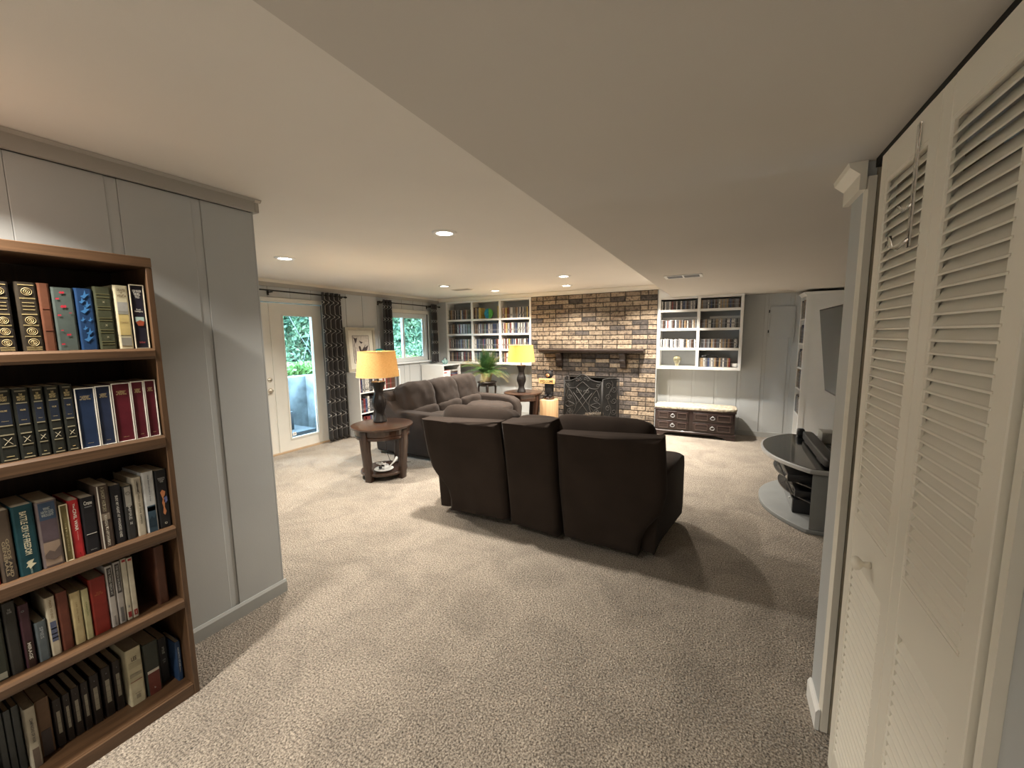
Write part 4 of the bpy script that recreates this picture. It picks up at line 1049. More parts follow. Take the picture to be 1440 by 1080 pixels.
def xbook(name, cname, y0, y1, xf, d, h, z, label, group):
    key = ('x', cname, round(y1-y0,3), round(h,3), d)
    if key not in case_cache:
        w_ = y1-y0; me = bpy.data.meshes.new(name)
        t = MB().box(-d,0,-w_/2,w_/2,0,h); e = w_*0.15
        t.quad_add([(0.0015,-w_/2+e,0.004),(0.0015,w_/2-e,0.004),(0.0015,w_/2-e,h-0.004),(0.0015,-w_/2+e,h-0.004),(0,-w_/2,0),(0,w_/2,0),(0,w_/2,h),(0,-w_/2,h)],
                   [(0,1,2,3),(4,5,1,0),(5,6,2,1),(6,7,3,2),(7,4,0,3)])
        me.from_pydata(t.v,[],t.f); me.materials.append(SP[cname]); case_cache[key] = me
    o = bpy.data.objects.new('book', case_cache[key]); COL.objects.link(o); o.location = (xf,(y0+y1)/2,z)
    return tag(o, label, 'book', group)
rg = random.Random(8)
for z, nm in ((0.68,'top shelf'),(0.37,'middle shelf'),(0.07,'lowest shelf')):
    y = 4.222; nb = 0
    while y < 5.0:
        w_ = rg.choice((0.022,0.028,0.034,0.04)); 
        if y+w_ > 5.04: break
        cn = rg.choice(['black','dark grey','white','blue','brown','red','grey','white'])
        xbook('book', cn, y, y+w_*0.94, -4.785, 0.17, rg.choice((0.19,0.21,0.23,0.24)), z+0.0005, '%s book, %s from left, %s of the low bookcase under bird print' % (cn, NTH[nb], nm), 'books in the low bookcase under the bird print'); y += w_; nb += 1
# boxes / books in the corner case
wb = thing('storage_box', 'small white box with red top edge in the corner low bookcase', 'box', (-4.62,6.03,0.7555))
BX(-4.72,-4.54,5.95,6.06,0.7555,0.865).build('body', M_white, wb, bevel=0.002); BX(-4.539,-4.538,5.96,6.05,0.83,0.85).build('label_strip', colmat((0.35,0.03,0.04)), wb)
wb = thing('storage_box', 'second small white box beside the dark book stack in the corner low bookcase', 'box', (-4.62,6.13,0.7555))
BX(-4.72,-4.545,6.07,6.17,0.7555,0.872).build('body', M_white, wb, bevel=0.002); BX(-4.7,-4.56,6.08,6.16,0.8725,0.880).build('red_lid', colmat((0.35,0.03,0.04)), wb)
zz = 0.7555
for i,(h,cn,lb) in enumerate(((0.035,'red','red book lying at the bottom of the flat stack in the corner low bookcase'),(0.028,'blue','dark blue book lying second in the flat stack, corner low bookcase'),(0.030,'brown','brown book lying third in the flat stack, corner low bookcase'),(0.026,'white','white book lying on top of the flat stack, corner low bookcase'))):
    o = BX(-4.72,-4.55,6.20,6.41-0.01*(i%2),zz,zz+h).build('book', SP[cn], bevel=0.002, seg=1); tag(o, lb, 'book', 'books lying flat in the corner bookcase'); zz += h+0.0005
tp = thing('teapot', 'small pale blue green teapot on the corner low bookcase', 'teapot', (-4.66,6.16,0.985))
M_tea = colmat((0.20,0.32,0.31),0.2,0.3,40)
MB().lathe([(0.03,0.0),(0.034,0.004),(0.055,0.03),(0.06,0.05),(0.05,0.075),(0.03,0.088),(0.001,0.088)],24,(-4.66,6.16,0.9855)).build('body', M_tea, tp, smooth=True)
MB().lathe([(0.03,0.087),(0.02,0.096),(0.006,0.10),(0.010,0.108),(0.001,0.114)],20,(-4.66,6.16,0.9855)).build('lid', M_tea, tp, smooth=True)
MB().tube([(-4.66,6.11,1.02),(-4.655,6.08,1.035),(-4.65,6.06,1.065)],[0.014,0.010,0.007],8).build('spout', M_tea, tp, smooth=True)
MB().tube([(-4.66,6.155+0.055*math.cos(a*PI/10)*1.0,1.065+0.045*math.sin(a*PI/10)) for a in range(11)],0.004,6).build('handle', M_dark, tp, smooth=True)

# framed print
pf = thing('framed_print', 'framed hummingbird print in cream mat leaning behind the near lamp', 'picture', (-5.0,4.47,0.985))
tilt = 0.06
def pv(y, z, d=0.0): # point on picture plane
    return (-4.952-(z)*tilt*1.0+d, y, 0.986+z*math.cos(0.06))
def pframe(y0,y1,z0,z1,wd,d0,d1,name,mt):
    m = MB()
    for a,b,c,e in ((y0,y0+wd,z0,z1),(y1-wd,y1,z0,z1),(y0+wd,y1-wd,z0,z0+wd),(y0+wd,y1-wd,z1-wd,z1)):
        v = [pv(a,c,d0),pv(b,c,d0),pv(b,e,d0),pv(a,e,d0),pv(a,c,d1),pv(b,c,d1),pv(b,e,d1),pv(a,e,d1)]
        m.quad_add(v,[(0,3,2,1),(4,5,6,7),(0,1,5,4),(1,2,6,5),(2,3,7,6),(3,0,4,7)])
    return m.build(name, mt, pf)
M_frame = mat('champagne_frame', (0.42,0.39,0.32), 0.35, 0.08, 10, metal=0.3)
y0p, y1p = 4.19, 4.755; HP = 0.675
pframe(y0p,y1p,0.0,HP,0.045,-0.018,0.008,'frame',M_frame)
def sheet(y0,y1,z0,z1,d,name,mt):
    MB().quad_add([pv(y0,z0,d),pv(y1,z0,d),pv(y1,z1,d),pv(y0,z1,d)],[(0,1,2,3)]).build(name, mt, pf)
sheet(y0p+0.044,y1p-0.044,0.044,HP-0.044,-0.006,'mat_board',colmat((0.66,0.63,0.54),0.8,0.03))
sheet(y0p+0.125,y1p-0.125,0.13,HP-0.125,-0.0055,'print',colmat((0.52,0.47,0.41),0.8,0.15))
pframe(y0p+0.122,y1p-0.122,0.127,HP-0.122,0.006,-0.0058,-0.0045,'fillet',M_dark)
M_pr = colmat((0.06,0.045,0.045),0.8)
def blob(pts, d=-0.005): 
    return [pv(y0p+0.125+u*0.315, HP-0.125-v*0.42, d) for u,v in pts]
birds = [ [(0.33,0.40),(0.40,0.37),(0.46,0.42),(0.50,0.55),(0.62,0.45),(0.78,0.33),(0.70,0.45),(0.95,0.36),(0.85,0.52),(0.72,0.66),(0.66,0.80),(0.62,0.98),(0.50,0.97),(0.44,0.80),(0.42,0.62),(0.36,0.52)],
          [(0.05,0.05),(0.16,0.10),(0.28,0.08),(0.24,0.2),(0.16,0.3),(0.10,0.16)],
          [(0.38,0.18),(0.5,0.22),(0.62,0.24),(0.52,0.3),(0.44,0.26)],
          [(0.12,0.86),(0.25,0.88),(0.35,0.80),(0.34,0.95),(0.24,0.99)],
          [(0.08,0.18),(0.10,0.18),(0.12,0.95),(0.09,0.95)] ]
for b in birds:
    MB().quad_add(blob(b),[tuple(range(len(b)))]).build('bird_shape', M_pr, pf)
bo = thing('glass_bowl', 'upright teal glass dish on the low bookcase behind the near lamp', 'dish', (-4.88,4.72,0.985))
M_teal = colmat((0.01,0.16,0.16),0.15,0.3,20)
disc_x(MB(), -4.872, 4.72, 1.157, [(0.170,0.0),(0.171,0.012),(0.12,0.022),(0.05,0.028),(0.001,0.030)],40).build('disc', M_teal, bo, smooth=True)
BX(-4.90,-4.84,4.66,4.78,0.9855,1.0).build('stand', M_dark, bo)

# ------------------------------------------------------------------ fern on its stand
PL = (-3.80,6.26)
ps = thing('plant_stand', 'dark carved wooden plant stand with curved legs below the wall shelves', 'plant stand', (*PL,0))
MB().lathe([(0.15,0.655),(0.175,0.662),(0.18,0.672),(0.172,0.684),(0.001,0.685)],32,(*PL,0)).build('top', M_darkwood, ps, smooth=False)
MB().lathe([(0.13,0.60),(0.145,0.62),(0.145,0.654),(0.12,0.654),(0.12,0.60)],32,(*PL,0),cap=False).build('apron', M_darkwood, ps)
for k in range(4):
    a = k*PI/2+0.6; ca, sa = math.cos(a), math.sin(a)
    MB().tube([(PL[0]+r*ca,PL[1]+r*sa,z) for r,z in ((0.13,0.655),(0.155,0.58),(0.15,0.46),(0.125,0.30),(0.12,0.15),(0.15,0.04),(0.17,0.012))],[0.018,0.020,0.015,0.012,0.010,0.011,0.012],8).build('leg', M_darkwood, ps, smooth=True)
MB().lathe([(0.001,0.19),(0.12,0.19),(0.125,0.20),(0.12,0.21),(0.001,0.21)],24,(*PL,0)).build('lower_shelf', M_darkwood, ps)
fp = thing('potted_fern', 'bushy green feathery fern in a pot on the dark plant stand', 'plant', (*PL,0.6855))
MB().lathe([(0.07,0.0),(0.075,0.01),(0.095,0.10),(0.105,0.13),(0.11,0.135),(0.105,0.15),(0.095,0.145),(0.09,0.12),(0.001,0.12)],28,(*PL,0.6855)).build('pot', mat('woven_pot',(0.50,0.40,0.24),0.8,0.4,60), fp, smooth=True)
M_fern = leaf_mat('fern_leaf',(0.025,0.075,0.022),(0.10,0.20,0.055)); M_fern2 = leaf_mat('yellow_fern_leaf',(0.28,0.24,0.08),(0.42,0.36,0.14))
rf = random.Random(5)
for k in range(120):
    a = rf.uniform(0,2*PI); up = rf.uniform(0.35,1.05); L_ = rf.uniform(0.24,0.52); low = k%9 == 0
    p = Vector((PL[0]+0.05*math.cos(a)*rf.random(), PL[1]+0.05*math.sin(a)*rf.random(), 0.82)); d = Vector((math.cos(a)*(1.1-up), math.sin(a)*(1.1-up)*0.75, up*1.2 if not low else 0.25)).normalized()
    m = MB(); path = [p.copy()]
    for j in range(9):
        p = p+d*(L_/9); d = (d+Vector((0,0,-0.10-0.10*(1-up)))).normalized(); 
        if p.y > 6.48: p.y = 6.48
        if p.y > 6.40 and p.z > 0.93: p.y = 6.40
        path.append(p.copy())
    m.tube(path,0.0016,4)
    for j in range(1,10):
        q = path[j]; tdir = (path[j]-path[j-1]).normalized(); side = tdir.cross(Vector((0,0,1)))
        if side.length < 0.1: side = Vector((1,0,0))
        side.normalize(); ll = 0.075*math.sin(PI*(j+1)/12)+0.012
        for q2 in (q, q-tdir*L_/27, q-tdir*L_/13):
            for sg in (-1,1):
                e = q2+side*sg*ll+tdir*0.02+Vector((0,0,-0.018)); n_ = tdir*0.007
                if e.y > 6.485: e.y = 6.485
                m.quad_add([q2-n_*0.35, q2.lerp(e,0.5)-n_*0.45, e, q2.lerp(e,0.5)+n_*0.45],[(0,1,2,3)])
    m.build('frond', M_fern2 if (k%7 == 3 or low) else M_fern, fp)

# ------------------------------------------------------------------ cedar chest bench
bx0, bx1, by0, by1 = -0.875, 0.205, 6.28, 6.68
bn_ = thing('storage_chest', 'dark wooden chest with four drawer fronts and a cream cushion below the right wall shelves', 'chest', ((bx0+bx1)/2,(by0+by1)/2,0))
M_chest = wood('dark_cherry', (0.016,0.008,0.007), (0.034,0.018,0.015), 'x', 0.4, coat=0.15)
BX(bx0+0.012,bx1-0.012,by0+0.012,by1,0.075,0.385).build('body', M_chest, bn_, bevel=0.003)
m = MB(); m2 = MB()
for x0_, x1_, mq in ((bx0,bx0+0.20,m),(bx1-0.24,bx1,m2)):
    s_ = 1 if x0_ == bx0 else -1; e0 = x0_ if s_ == 1 else x1_; e1 = x1_ if s_ == 1 else x0_
    mq.prism([(e0,0.0),(e0+s_*0.12,0.0),(e0+s_*0.15,0.03),(e1,0.045),(e1,0.05),(e0,0.05)][::s_], by0, by0+0.025, 'y')
m.build('bracket_foot', M_chest, bn_)
m = m2; m.build('bracket_foot', M_chest, bn_)
BX(bx0,bx0+0.022,by0+0.026,by1,0,0.05).build('bracket_foot', M_chest, bn_); BX(bx1-0.022,bx1,by0+0.026,by1,0,0.05).build('bracket_foot', M_chest, bn_)
MB().prism([(by0-0.002,0.051),(by1,0.051),(by1,0.085),(by0+0.010,0.085),(by0-0.002,0.072)], bx0-0.002, bx1+0.002, 'x').build('plinth_moulding', M_chest, bn_, bevel=0.003)
M_edge = colmat((0.09,0.06,0.05),0.35)
for (x0_,x1_) in ((bx0+0.04,-0.40),(-0.34,bx1-0.04)):
    for (z0_,z1_) in ((0.095,0.225),(0.24,0.37)):
        dr = BX(x0_,x1_,by0+0.003,by0+0.0115,z0_,z1_).build('drawer_front', M_chest, bn_, bevel=0.003)
        xm = (x0_+x1_)/2
        for a_,b_ in ((x0_+0.03,xm-0.065),(xm+0.065,x1_-0.03)):
            za_, zb_ = z0_+0.025, z1_-0.025; q = MB()
            for l in (((a_,za_),(b_,za_)),((a_,zb_),(b_,zb_)),((a_,za_),(a_,zb_)),((b_,za_),(b_,zb_))):
                q.tube([(l[0][0],by0+0.001,l[0][1]),(l[1][0],by0+0.001,l[1][1])],0.004,6)
            q.build('panel_moulding', M_edge, dr)
        zc = (z0_+z1_)/2
        MB().tube([(xm+0.028*math.cos(a*PI/10),by0-0.006,zc-0.004+0.020*math.sin(a*PI/10)) for a in range(20)],0.004,6,True).tube([(xm-0.012,by0,zc+0.018),(xm,by0-0.004,zc+0.03),(xm+0.012,by0,zc+0.018)],0.005,6).build('bail_handle', M_silver, dr, smooth=True)
BX(bx0-0.002,bx1+0.002,by0,by1,0.386,0.398).build('lid', M_chest, bn_, bevel=0.002)
M_tuft = mat('cream_patterned_fabric', (0.46,0.41,0.32), 0.9, 0.5, 30)
MB().soft(((bx0+bx1)/2,(by0+by1)/2,0.4245),((bx1-bx0)/2+0.012,(by1-by0)/2+0.004,0.027),p=6,n=14,wr=0.003,fr=14,seed=3).build('cushion', M_tuft, bn_, smooth=True)

# ------------------------------------------------------------------ tall corner case, tv, stand
tc_ = thing('tall_bookcase', 'tall narrow white bookcase in the right corner facing the room, paneled end', 'bookcase', (1.2,6.54,0))
cx0, cy0, cy1, cz = 0.912, 6.34, 6.748, 2.01
BX(cx0,1.598,cy0,cy0+0.03,0,cz-0.03).build('end_panel', M_white, tc_, bevel=0.001, seg=1)
BX(cx0,1.598,cy1-0.025,cy1,0,cz-0.03).build('side_panel', M_white, tc_)
BX(1.18,1.598,cy0+0.03,cy1-0.025,0,cz-0.03).build('back_block', M_white, tc_)
MB().prism([(cx0,cz-0.045),(cx0-0.03,cz-0.008),(cx0-0.03,cz),(1.598,cz),(1.598,cz-0.03),(cx0+0.01,cz-0.03)], cy0-0.02, cy1, 'y').build('cornice', M_white, tc_)
fm = MB().box(cx0+0.0,cx0+0.055,cy0-0.006,cy0,0.0,cz-0.046).box(cx0+0.055,1.595,cy0-0.006,cy0,cz-0.12,cz-0.046).box(cx0+0.055,1.595,cy0-0.006,cy0,0.80,0.87).box(1.54,1.595,cy0-0.006,cy0,0.0,0.80)
fm.build('end_frame', M_white, tc_)
for z in (0.10,0.42,0.76,1.04,1.36,1.68): BX(cx0+0.004,1.18,cy0+0.03,cy1-0.025,z-0.02,z).build('shelf', M_white, tc_)
for zi, z in enumerate((0.42,0.76,1.04,1.36,1.68)):
    y = cy0+0.034; nb = 0
    while True:
        w_ = rg.choice((0.02,0.028,0.035))
        if y+w_ > cy1-0.03: break
        cn = rg.choice(['black','brown','white','dark grey','blue','tan'])
        h = rg.choice((0.2,0.22,0.24))
        o = xbook('book', cn, y, y+w_*0.94, 0.945, 0.001, h, z+0.0005, None, None)
        bpy.data.objects.remove(o)
        me_k = ('m', cn, round(w_,3), h)
        if me_k not in case_cache:
            t = MB().box(0,0.16,-w_*0.47,w_*0.47,0,h); e = w_*0.1
            t.quad_add([(-0.0015,-w_*.47+e,0.004),(-0.0015,w_*.47-e,0.004),(-0.0015,w_*.47-e,h-0.004),(-0.0015,-w_*.47+e,h-0.004)],[(0,3,2,1)])
            me = bpy.data.meshes.new('book'); me.from_pydata(t.v,[],t.f); me.materials.append(SP[cn]); case_cache[me_k] = me
        o = bpy.data.objects.new('book', case_cache[me_k]); COL.objects.link(o); o.location = (0.920, y+w_/2, z+0.0005)
        wh = ['fifth','fourth','third','second','top'][zi]
        tag(o, '%s book, %s from near end, %s shelf, tall white bookcase' % (cn, NTH[nb], wh), 'book', 'books in the tall white bookcase'); y += w_; nb += 1
tv = thing('television', 'large flat black television tilted down on the right wall', 'television', (1.0,4.65,1.3))
def tvp(x, y, z): # tilt: top leans into the room
    t = (z-0.87)/0.87; return (x+0.10*(1-t), y, z)
m = MB().box(0.9,0.94,3.95,5.42,0.87,1.74); m.v = [tvp(*v) for v in m.v]
body = m.build('body', M_dark, tv, bevel=0.004)
M_scr, nt, b_ = new_mat('tv_screen'); b_.inputs['Base Color'].default_value = (0.012,0.014,0.016,1); b_.inputs['Roughness'].default_value = 0.22; b_.inputs['Specular IOR Level'].default_value = 0.9; b_.inputs['Coat Weight'].default_value = 0.6; b_.inputs['Coat Roughness'].default_value = 0.15
m = MB().box(0.898,0.8995,3.965,5.405,0.89,1.725); m.v = [tvp(*v) for v in m.v]; m.build('screen', M_scr, tv)
MB().box(0.985,1.03,4.5,4.9,1.15,1.5).build('mount_plate', M_iron, tv); MB().box(1.03,1.60,4.66,4.74,1.28,1.36).build('mount_arm', M_iron, tv)

def bow(dx=0.0, back=1.15, y0_=3.55, y1_=4.76, ex=0.0):
    ym = (y0_+y1_)/2; pts = []
    n = 18
    for i in range(n+1):
        a = -1+2*i/n; y = ym + a*(y1_-y0_)/2
        x = 0.347+dx + (0.61-0.347)*(abs(a)**2.3)
        pts.append((x,y))
    return [(back,y0_)]+pts+[(back,y1_)]
ts = thing('tv_stand', 'grey bow-fronted television stand with black glass top and open shelves', 'tv stand', (0.8,4.15,0))
def ccw(p): return p[::-1]
MB().prism(ccw(bow()), 0.0, 0.035, 'z').build('base_board', M_greyp, ts, bevel=0.004)
for a,b in ((3.555,3.60),(4.71,4.755)): MB().prism([(0.625,a),(1.14,a),(1.14,b),(0.665,b)],0.0355,0.465,'z').build('side_panel', M_greyp, ts, bevel=0.003)
BX(1.10,1.14,3.601,4.709,0.0355,0.465).build('back_panel', M_dark, ts)
MB().prism(ccw(bow(-0.004,1.155,3.54,4.77)), 0.466, 0.498, 'z').build('top_rim', M_silver, ts, bevel=0.005)
M_bglass = mat('black_glass', (0.006,0.007,0.008), 0.06, 0.0, coat=1.0)
MB().prism(ccw(bow(0.010,1.14,3.555,4.755)), 0.4985, 0.5015, 'z').build('glass_top', M_bglass, ts)
M_sglass = mat('smoked_glass_shelf', (0.02,0.022,0.025), 0.08, 0.0, coat=1.0)
for z, dx in ((0.185,0.14),(0.315,0.10)):
    MB().prism(ccw(bow(dx,1.08,3.602,4.708)), z, z+0.008, 'z').build('glass_shelf', M_sglass, ts)
def box_thing(name, label, cat, x0,x1,y0,y1,z0,z1, m_=M_dark, front=True, bev=0.004):
    r = thing(name, label, cat, ((x0+x1)/2,(y0+y1)/2,z0))
    BX(x0,x1,y0,y1,z0,z1).build('case', m_, r, bevel=bev)
    if front: BX(x0-0.002,x0-0.0005,y0+0.02,y1-0.02,z0+0.01,z1-0.01).build('front_panel', M_sglass, r)
    return r
r_ = box_thing('av_receiver', 'black box on the upper smoked shelf of the tv stand', 'receiver', 0.50,0.85,3.75,4.45,0.3235,0.385)
box_thing('disc_player', 'black box on the lower smoked shelf of the tv stand', 'player', 0.56,0.90,3.78,4.30,0.1935,0.250)
r_ = box_thing('game_console', 'bulky black box on the grey base of the tv stand', 'console', 0.56,0.92,3.85,4.35,0.0355,0.150)
BX(0.553,0.5578,4.0,4.03,0.10,0.11).build('power_light', M_white, r_)
sb = thing('sound_bar', 'long black sound bar on the black glass tv stand top', 'sound bar', (0.72,4.1,0.502))
MB().soft((0.735,4.07,0.548),(0.042,0.50,0.038),p=7,n=8).build('bar', M_dark, sb, smooth=True)
BX(0.70,0.82,3.72,3.90,0.502,0.508).build('foot', M_dark, sb, bevel=0.002)
BX(0.70,0.82,4.30,4.44,0.502,0.508).build('foot', M_dark, sb, bevel=0.002)
sd = thing('small_speaker', 'small black speaker standing at the far end of the sound bar', 'speaker', (0.70,4.66,0.502))
MB().soft((0.70,4.655,0.542),(0.032,0.035,0.0395),p=4,n=6).build('case', M_dark, sd, smooth=True)
MB().lathe([(0.018,0),(0.016,0.003),(0.001,0.004)],16,(0,0,0)).build('cone', M_silver, sd, local=True)
cn_ = sd.children[-1] if sd.children[-1].name.startswith('cone') else sd.children[0]; cn_.rotation_euler = (0,-PI/2,0); cn_.location = (-0.031,0,0.045)
wbx = box_thing('router_box', 'pale grey box behind the sound bar on the tv stand', 'box', 0.83,0.93,4.45,4.62,0.502,0.60, colmat((0.33,0.33,0.31),0.6), False)
cbx = thing('black_cables', 'black cables trailing over the tv stand behind the sound bar', 'cables', (0.95,4.2,0.502))
MB().tube([(0.938,4.43,0.56),(0.97,4.40,0.57),(1.04,4.28,0.545),(1.10,4.2,0.508)],0.004,6).build('cable', M_dark, cbx, smooth=True)
MB().tube([(0.86,4.35,0.506),(0.92,4.2,0.515),(0.95,4.05,0.507),(1.04,3.95,0.520)],0.004,6).build('cable', M_dark, cbx, smooth=True)
wr_ = thing('wire_rack', 'thin black wire rack at the near right end of the tv stand', 'rack', (0.84,3.66,0.502))
MB().tube([(0.80,3.62,0.575),(0.95,3.62,0.575)],0.003,6).tube([(0.83,3.62,0.502),(0.83,3.62,0.575)],0.003,6).tube([(0.80,3.62,0.545),(0.95,3.62,0.545)],0.003,6).tube([(0.94,3.62,0.502),(0.94,3.62,0.575)],0.003,6).build('wires', M_dark, wr_, smooth=True)
# ------------------------------------------------------------------ tall oak bookcase and its books
XS = -1.93
bk = thing('oak_bookcase', 'tall oak bookcase full of books against the near left wall', 'bookcase', (-2.08, 0.33, 0))
Y1, Y0, XB = 0.755, -0.10, -2.240
BX(XB,XS,Y1-0.019,Y1,0,1.772).build('side_panel', M_oakz, bk, bevel=0.0015, seg=1)
BX(XB,XS,Y0,Y0+0.019,0,1.772).build('side_panel', M_oakz, bk, bevel=0.0015, seg=1)
BX(XB,XS+0.002,Y0,Y1,1.7725,1.808).build('top_board', M_oak, bk, bevel=0.002, seg=1)
BX(XB,XB+0.006,Y0+0.019,Y1-0.019,0.02,1.772).build('back_panel', M_oakd, bk)
ya, yb = Y0+0.0195, Y1-0.0195
zsh = [(0.397,0.436),(0.705,0.754),(1.082,1.129),(1.430,1.470)]
for z0_, z1_ in zsh:
    s = BX(XB+0.0065,XS-0.012,ya,yb,z1_-0.020,z1_).build('shelf', M_oakd if False else M_oak, bk)
    MB().prism([(XS-0.0115,z0_),(XS-0.002,z0_),(XS+0.003,z0_+0.010),(XS+0.003,z1_-0.008),(XS-0.003,z1_),(XS-0.0115,z1_)], ya, yb, 'y').build('edge_strip', M_oak, s)
b_s = BX(XB+0.0065,XS-0.012,ya,yb,0.025,0.050).build('bottom_board', M_oak, bk)
BX(XS-0.0115,XS-0.001,ya,yb,0.0,0.050).build('toe_board', M_oak, bk, bevel=0.0015, seg=1)

def book(y0, y1, h, z, xs, d, col, label, style=None, pages='inset', lean=0.0, tcol=(0.6,0.55,0.42), lines=None, rough=0.45, group=None, jacket=None):
    w_ = y1-y0; yc = (y0+y1)/2
    r = thing('book', label, 'book', (xs, yc, z), 0, group)
    if lean: r.rotation_euler = (lean, 0, 0)
    m_cov = colmat(col, rough, 0.15, 25); t = 0.0022
    m = MB()
    # cover: two boards + spine (slightly rounded)
    hw = w_/2
    rd = min(0.006, w_*0.2)
    out = [(-d,-hw),(-d,-hw+t),(-rd,-hw+t),(-t,-hw+t+rd*0.5),(-t,hw-t-rd*0.5),(-rd,hw-t),(-d,hw-t),(-d,hw),(-rd,hw),(-rd*0.25,hw-rd*0.35),(0,hw-rd),(0,-hw+rd),(-rd*0.25,-hw+rd*0.35),(-rd,-hw)]
    m.prism(out[::-1], 0.0005, h, 'z')
    m.build('cover', m_cov, r, local=True)
    ins = 0.003 if pages == 'inset' else 0.0006
    MB().box(-d+ins,-0.0024,-hw+t+0.0002,hw-t-0.0002,0.001+ins*0.5,h-ins).build('pages', M_pages, r, local=True)
    off = 0.0004
    def band(za, zb, c, ins_=0.0, nm='band'):
        BX(off*0.2,off+0.0006,-hw+rd+ins_,hw-rd-ins_,za,zb).build(nm, colmat(c,0.5), r, local=True)
    wi = w_-2*rd
    def txt(body, zc, w2, h2, vert, c):
        me = text_mesh(body)
        if not me.vertices: return
        xs_ = [v.co.x for v in me.vertices]; ys_ = [v.co.y for v in me.vertices]
        cx_, cy_ = (min(xs_)+max(xs_))/2, (min(ys_)+max(ys_))/2; sx = w2/(max(xs_)-min(xs_)); sy = h2/(max(ys_)-min(ys_))
        for v in me.vertices:
            a, b = (v.co.x-cx_)*sx, (v.co.y-cy_)*sy
            v.co = Vector((off+0.0012, a, zc+b)) if not vert else Vector((off+0.0012, b, zc-a))
        me.materials.clear(); me.materials.append(colmat(c,0.5))
        o = bpy.data.objects.new('title', me); COL.objects.link(o); o.parent = r
    for it in (lines or []):
        if it[0] == 'band': band(h*it[1], h*it[2], it[3], it[4] if len(it) > 4 else 0.0)
        elif it[0] == 'h': txt(it[1], h*it[2], wi*it[3], h*it[4], False, it[5])
        elif it[0] == 'v': txt(it[1], h*it[2], h*it[3], wi*it[4], True, it[5])
        elif it[0] == 'frame':   # slipcase lip
            e = 0.0022; c = it[1]
            mm = MB().box(-0.001,0.004,-hw,-hw+e,0,h+0.001).box(-0.001,0.004,hw-e,hw,0,h+0.001).box(-0.001,0.004,-hw+e,hw-e,h-e,h+0.001).box(-0.001,0.004,-hw+e,hw-e,0.0006,e)
            mm.build('slipcase_edge', colmat(c,0.7), r, local=True)
        elif it[0] == 'poly':
            pts = [(off+0.0014, -wi/2+u*wi, h*v) for u, v in it[1]]
            MB().quad_add(pts,[tuple(range(len(pts)))]).build('emblem', colmat(it[2],0.5), r, local=True)
        elif it[0] == 'ring':
            MB().tube([(off+0.001, (it[2]-0.5)*wi+it[3]*wi*math.cos(a*PI/8), h*it[1]+it[3]*wi*math.sin(a*PI/8)) for a in range(16)],0.0006,4,True).build('emblem', colmat(it[4],0.5), r, local=True)
        elif it[0] == 'cross':
            zc = h*it[1]; s_ = wi*0.30
            for sg in (-1,1): MB().tube([(off+0.001,-s_*sg,zc-s_*1.3),(off+0.001,s_*sg,zc+s_*1.3)],0.0007,4).build('emblem', colmat(it[2],0.5), r, local=True)
    return r
GD = (0.50,0.40,0.20); CR = (0.62,0.56,0.42); WH = (0.70,0.68,0.62); BKc = (0.015,0.014,0.016)
def goldset():
    L_ = [('band',.955,.965,GD)]
    for a in (0.05,0.21,0.37,0.53,0.76): L_ += [('band',a,a+0.006,GD),('band',a+0.012,a+0.016,GD)]
    for c in (0.13,0.29,0.45,0.865): L_ += [('ring',c,0.5,0.34,GD),('ring',c,0.5,0.20,GD),('ring',c,0.5,0.08,GD)]
    for c in (0.60,0.65,0.70): L_ += [('band',c,c+0.008,GD,0.004)]
    for c in (0.015,0.03): L_ += [('band',c,c+0.005,GD)]
    return L_
z = 1.4705; X1_ = -1.95
book(0.361,0.402,0.213,z,X1_,0.16,(0.03,0.025,0.022),'black book with gold rings leftmost in view on the top oak shelf',lines=goldset())
book(0.402,0.413,0.208,z,X1_-0.045,0.13,(0.008,0.007,0.007),'recessed black filler for the dark gap between the two gold-tooled volumes, top oak shelf')  # black filler added where the row has only a dark gap
book(0.414,0.459,0.216,z,X1_,0.16,(0.035,0.028,0.02),'black and gold tooled book beside the plain brown one',lines=goldset())
book(0.460,0.487,0.217,z,X1_,0.15,(0.13,0.052,0.03),'plain reddish brown book on the top oak shelf',lines=[('band',.62,.63,(0.15,0.05,0.03)),('band',.30,.31,(0.15,0.05,0.03))])
red = (0.42,0.03,0.05)
def fl(u,v,s,c): return ('poly',[(u-s,v),(u-s*.4,v+s*.13),(u,v+s*.06),(u+s*.5,v+s*.14),(u+s,v+s*.02),(u+s*.5,v-s*.10),(u,v-s*.07),(u-s*.6,v-s*.12)],c)
book(0.489,0.541,0.207,z,X1_,0.155,(0.075,0.095,0.088),'grey green book scattered with red flowers',lines=[fl(.45,.92,.17,red),fl(.15,.82,.12,red),fl(.45,.70,.2,red),fl(.8,.6,.1,(0.25,0.05,0.07)),fl(.15,.56,.12,red),fl(.2,.32,.09,red),fl(.55,.25,.15,red),fl(.15,.10,.12,red)])
bl_ = (0.05,0.18,0.42)
def bird(u,v,s): return ('poly',[(u-s,v-s*.08),(u-s*.3,v-s*.02),(u+s*.1,v+s*.22),(u+s*.25,v+s*.02),(u+s,v+s*.05),(u+s*.2,v-s*.10),(u-s*.2,v-s*.18)],bl_)
book(0.543,0.588,0.209,z,X1_,0.155,(0.015,0.045,0.12),'dark blue book patterned with light blue birds',lines=[bird(.55,.90,.35),bird(.3,.80,.25),bird(.65,.74,.3),bird(.45,.66,.38),bird(.2,.5,.2),bird(.75,.5,.2),bird(.3,.36,.2),bird(.6,.30,.3),bird(.45,.20,.38)])
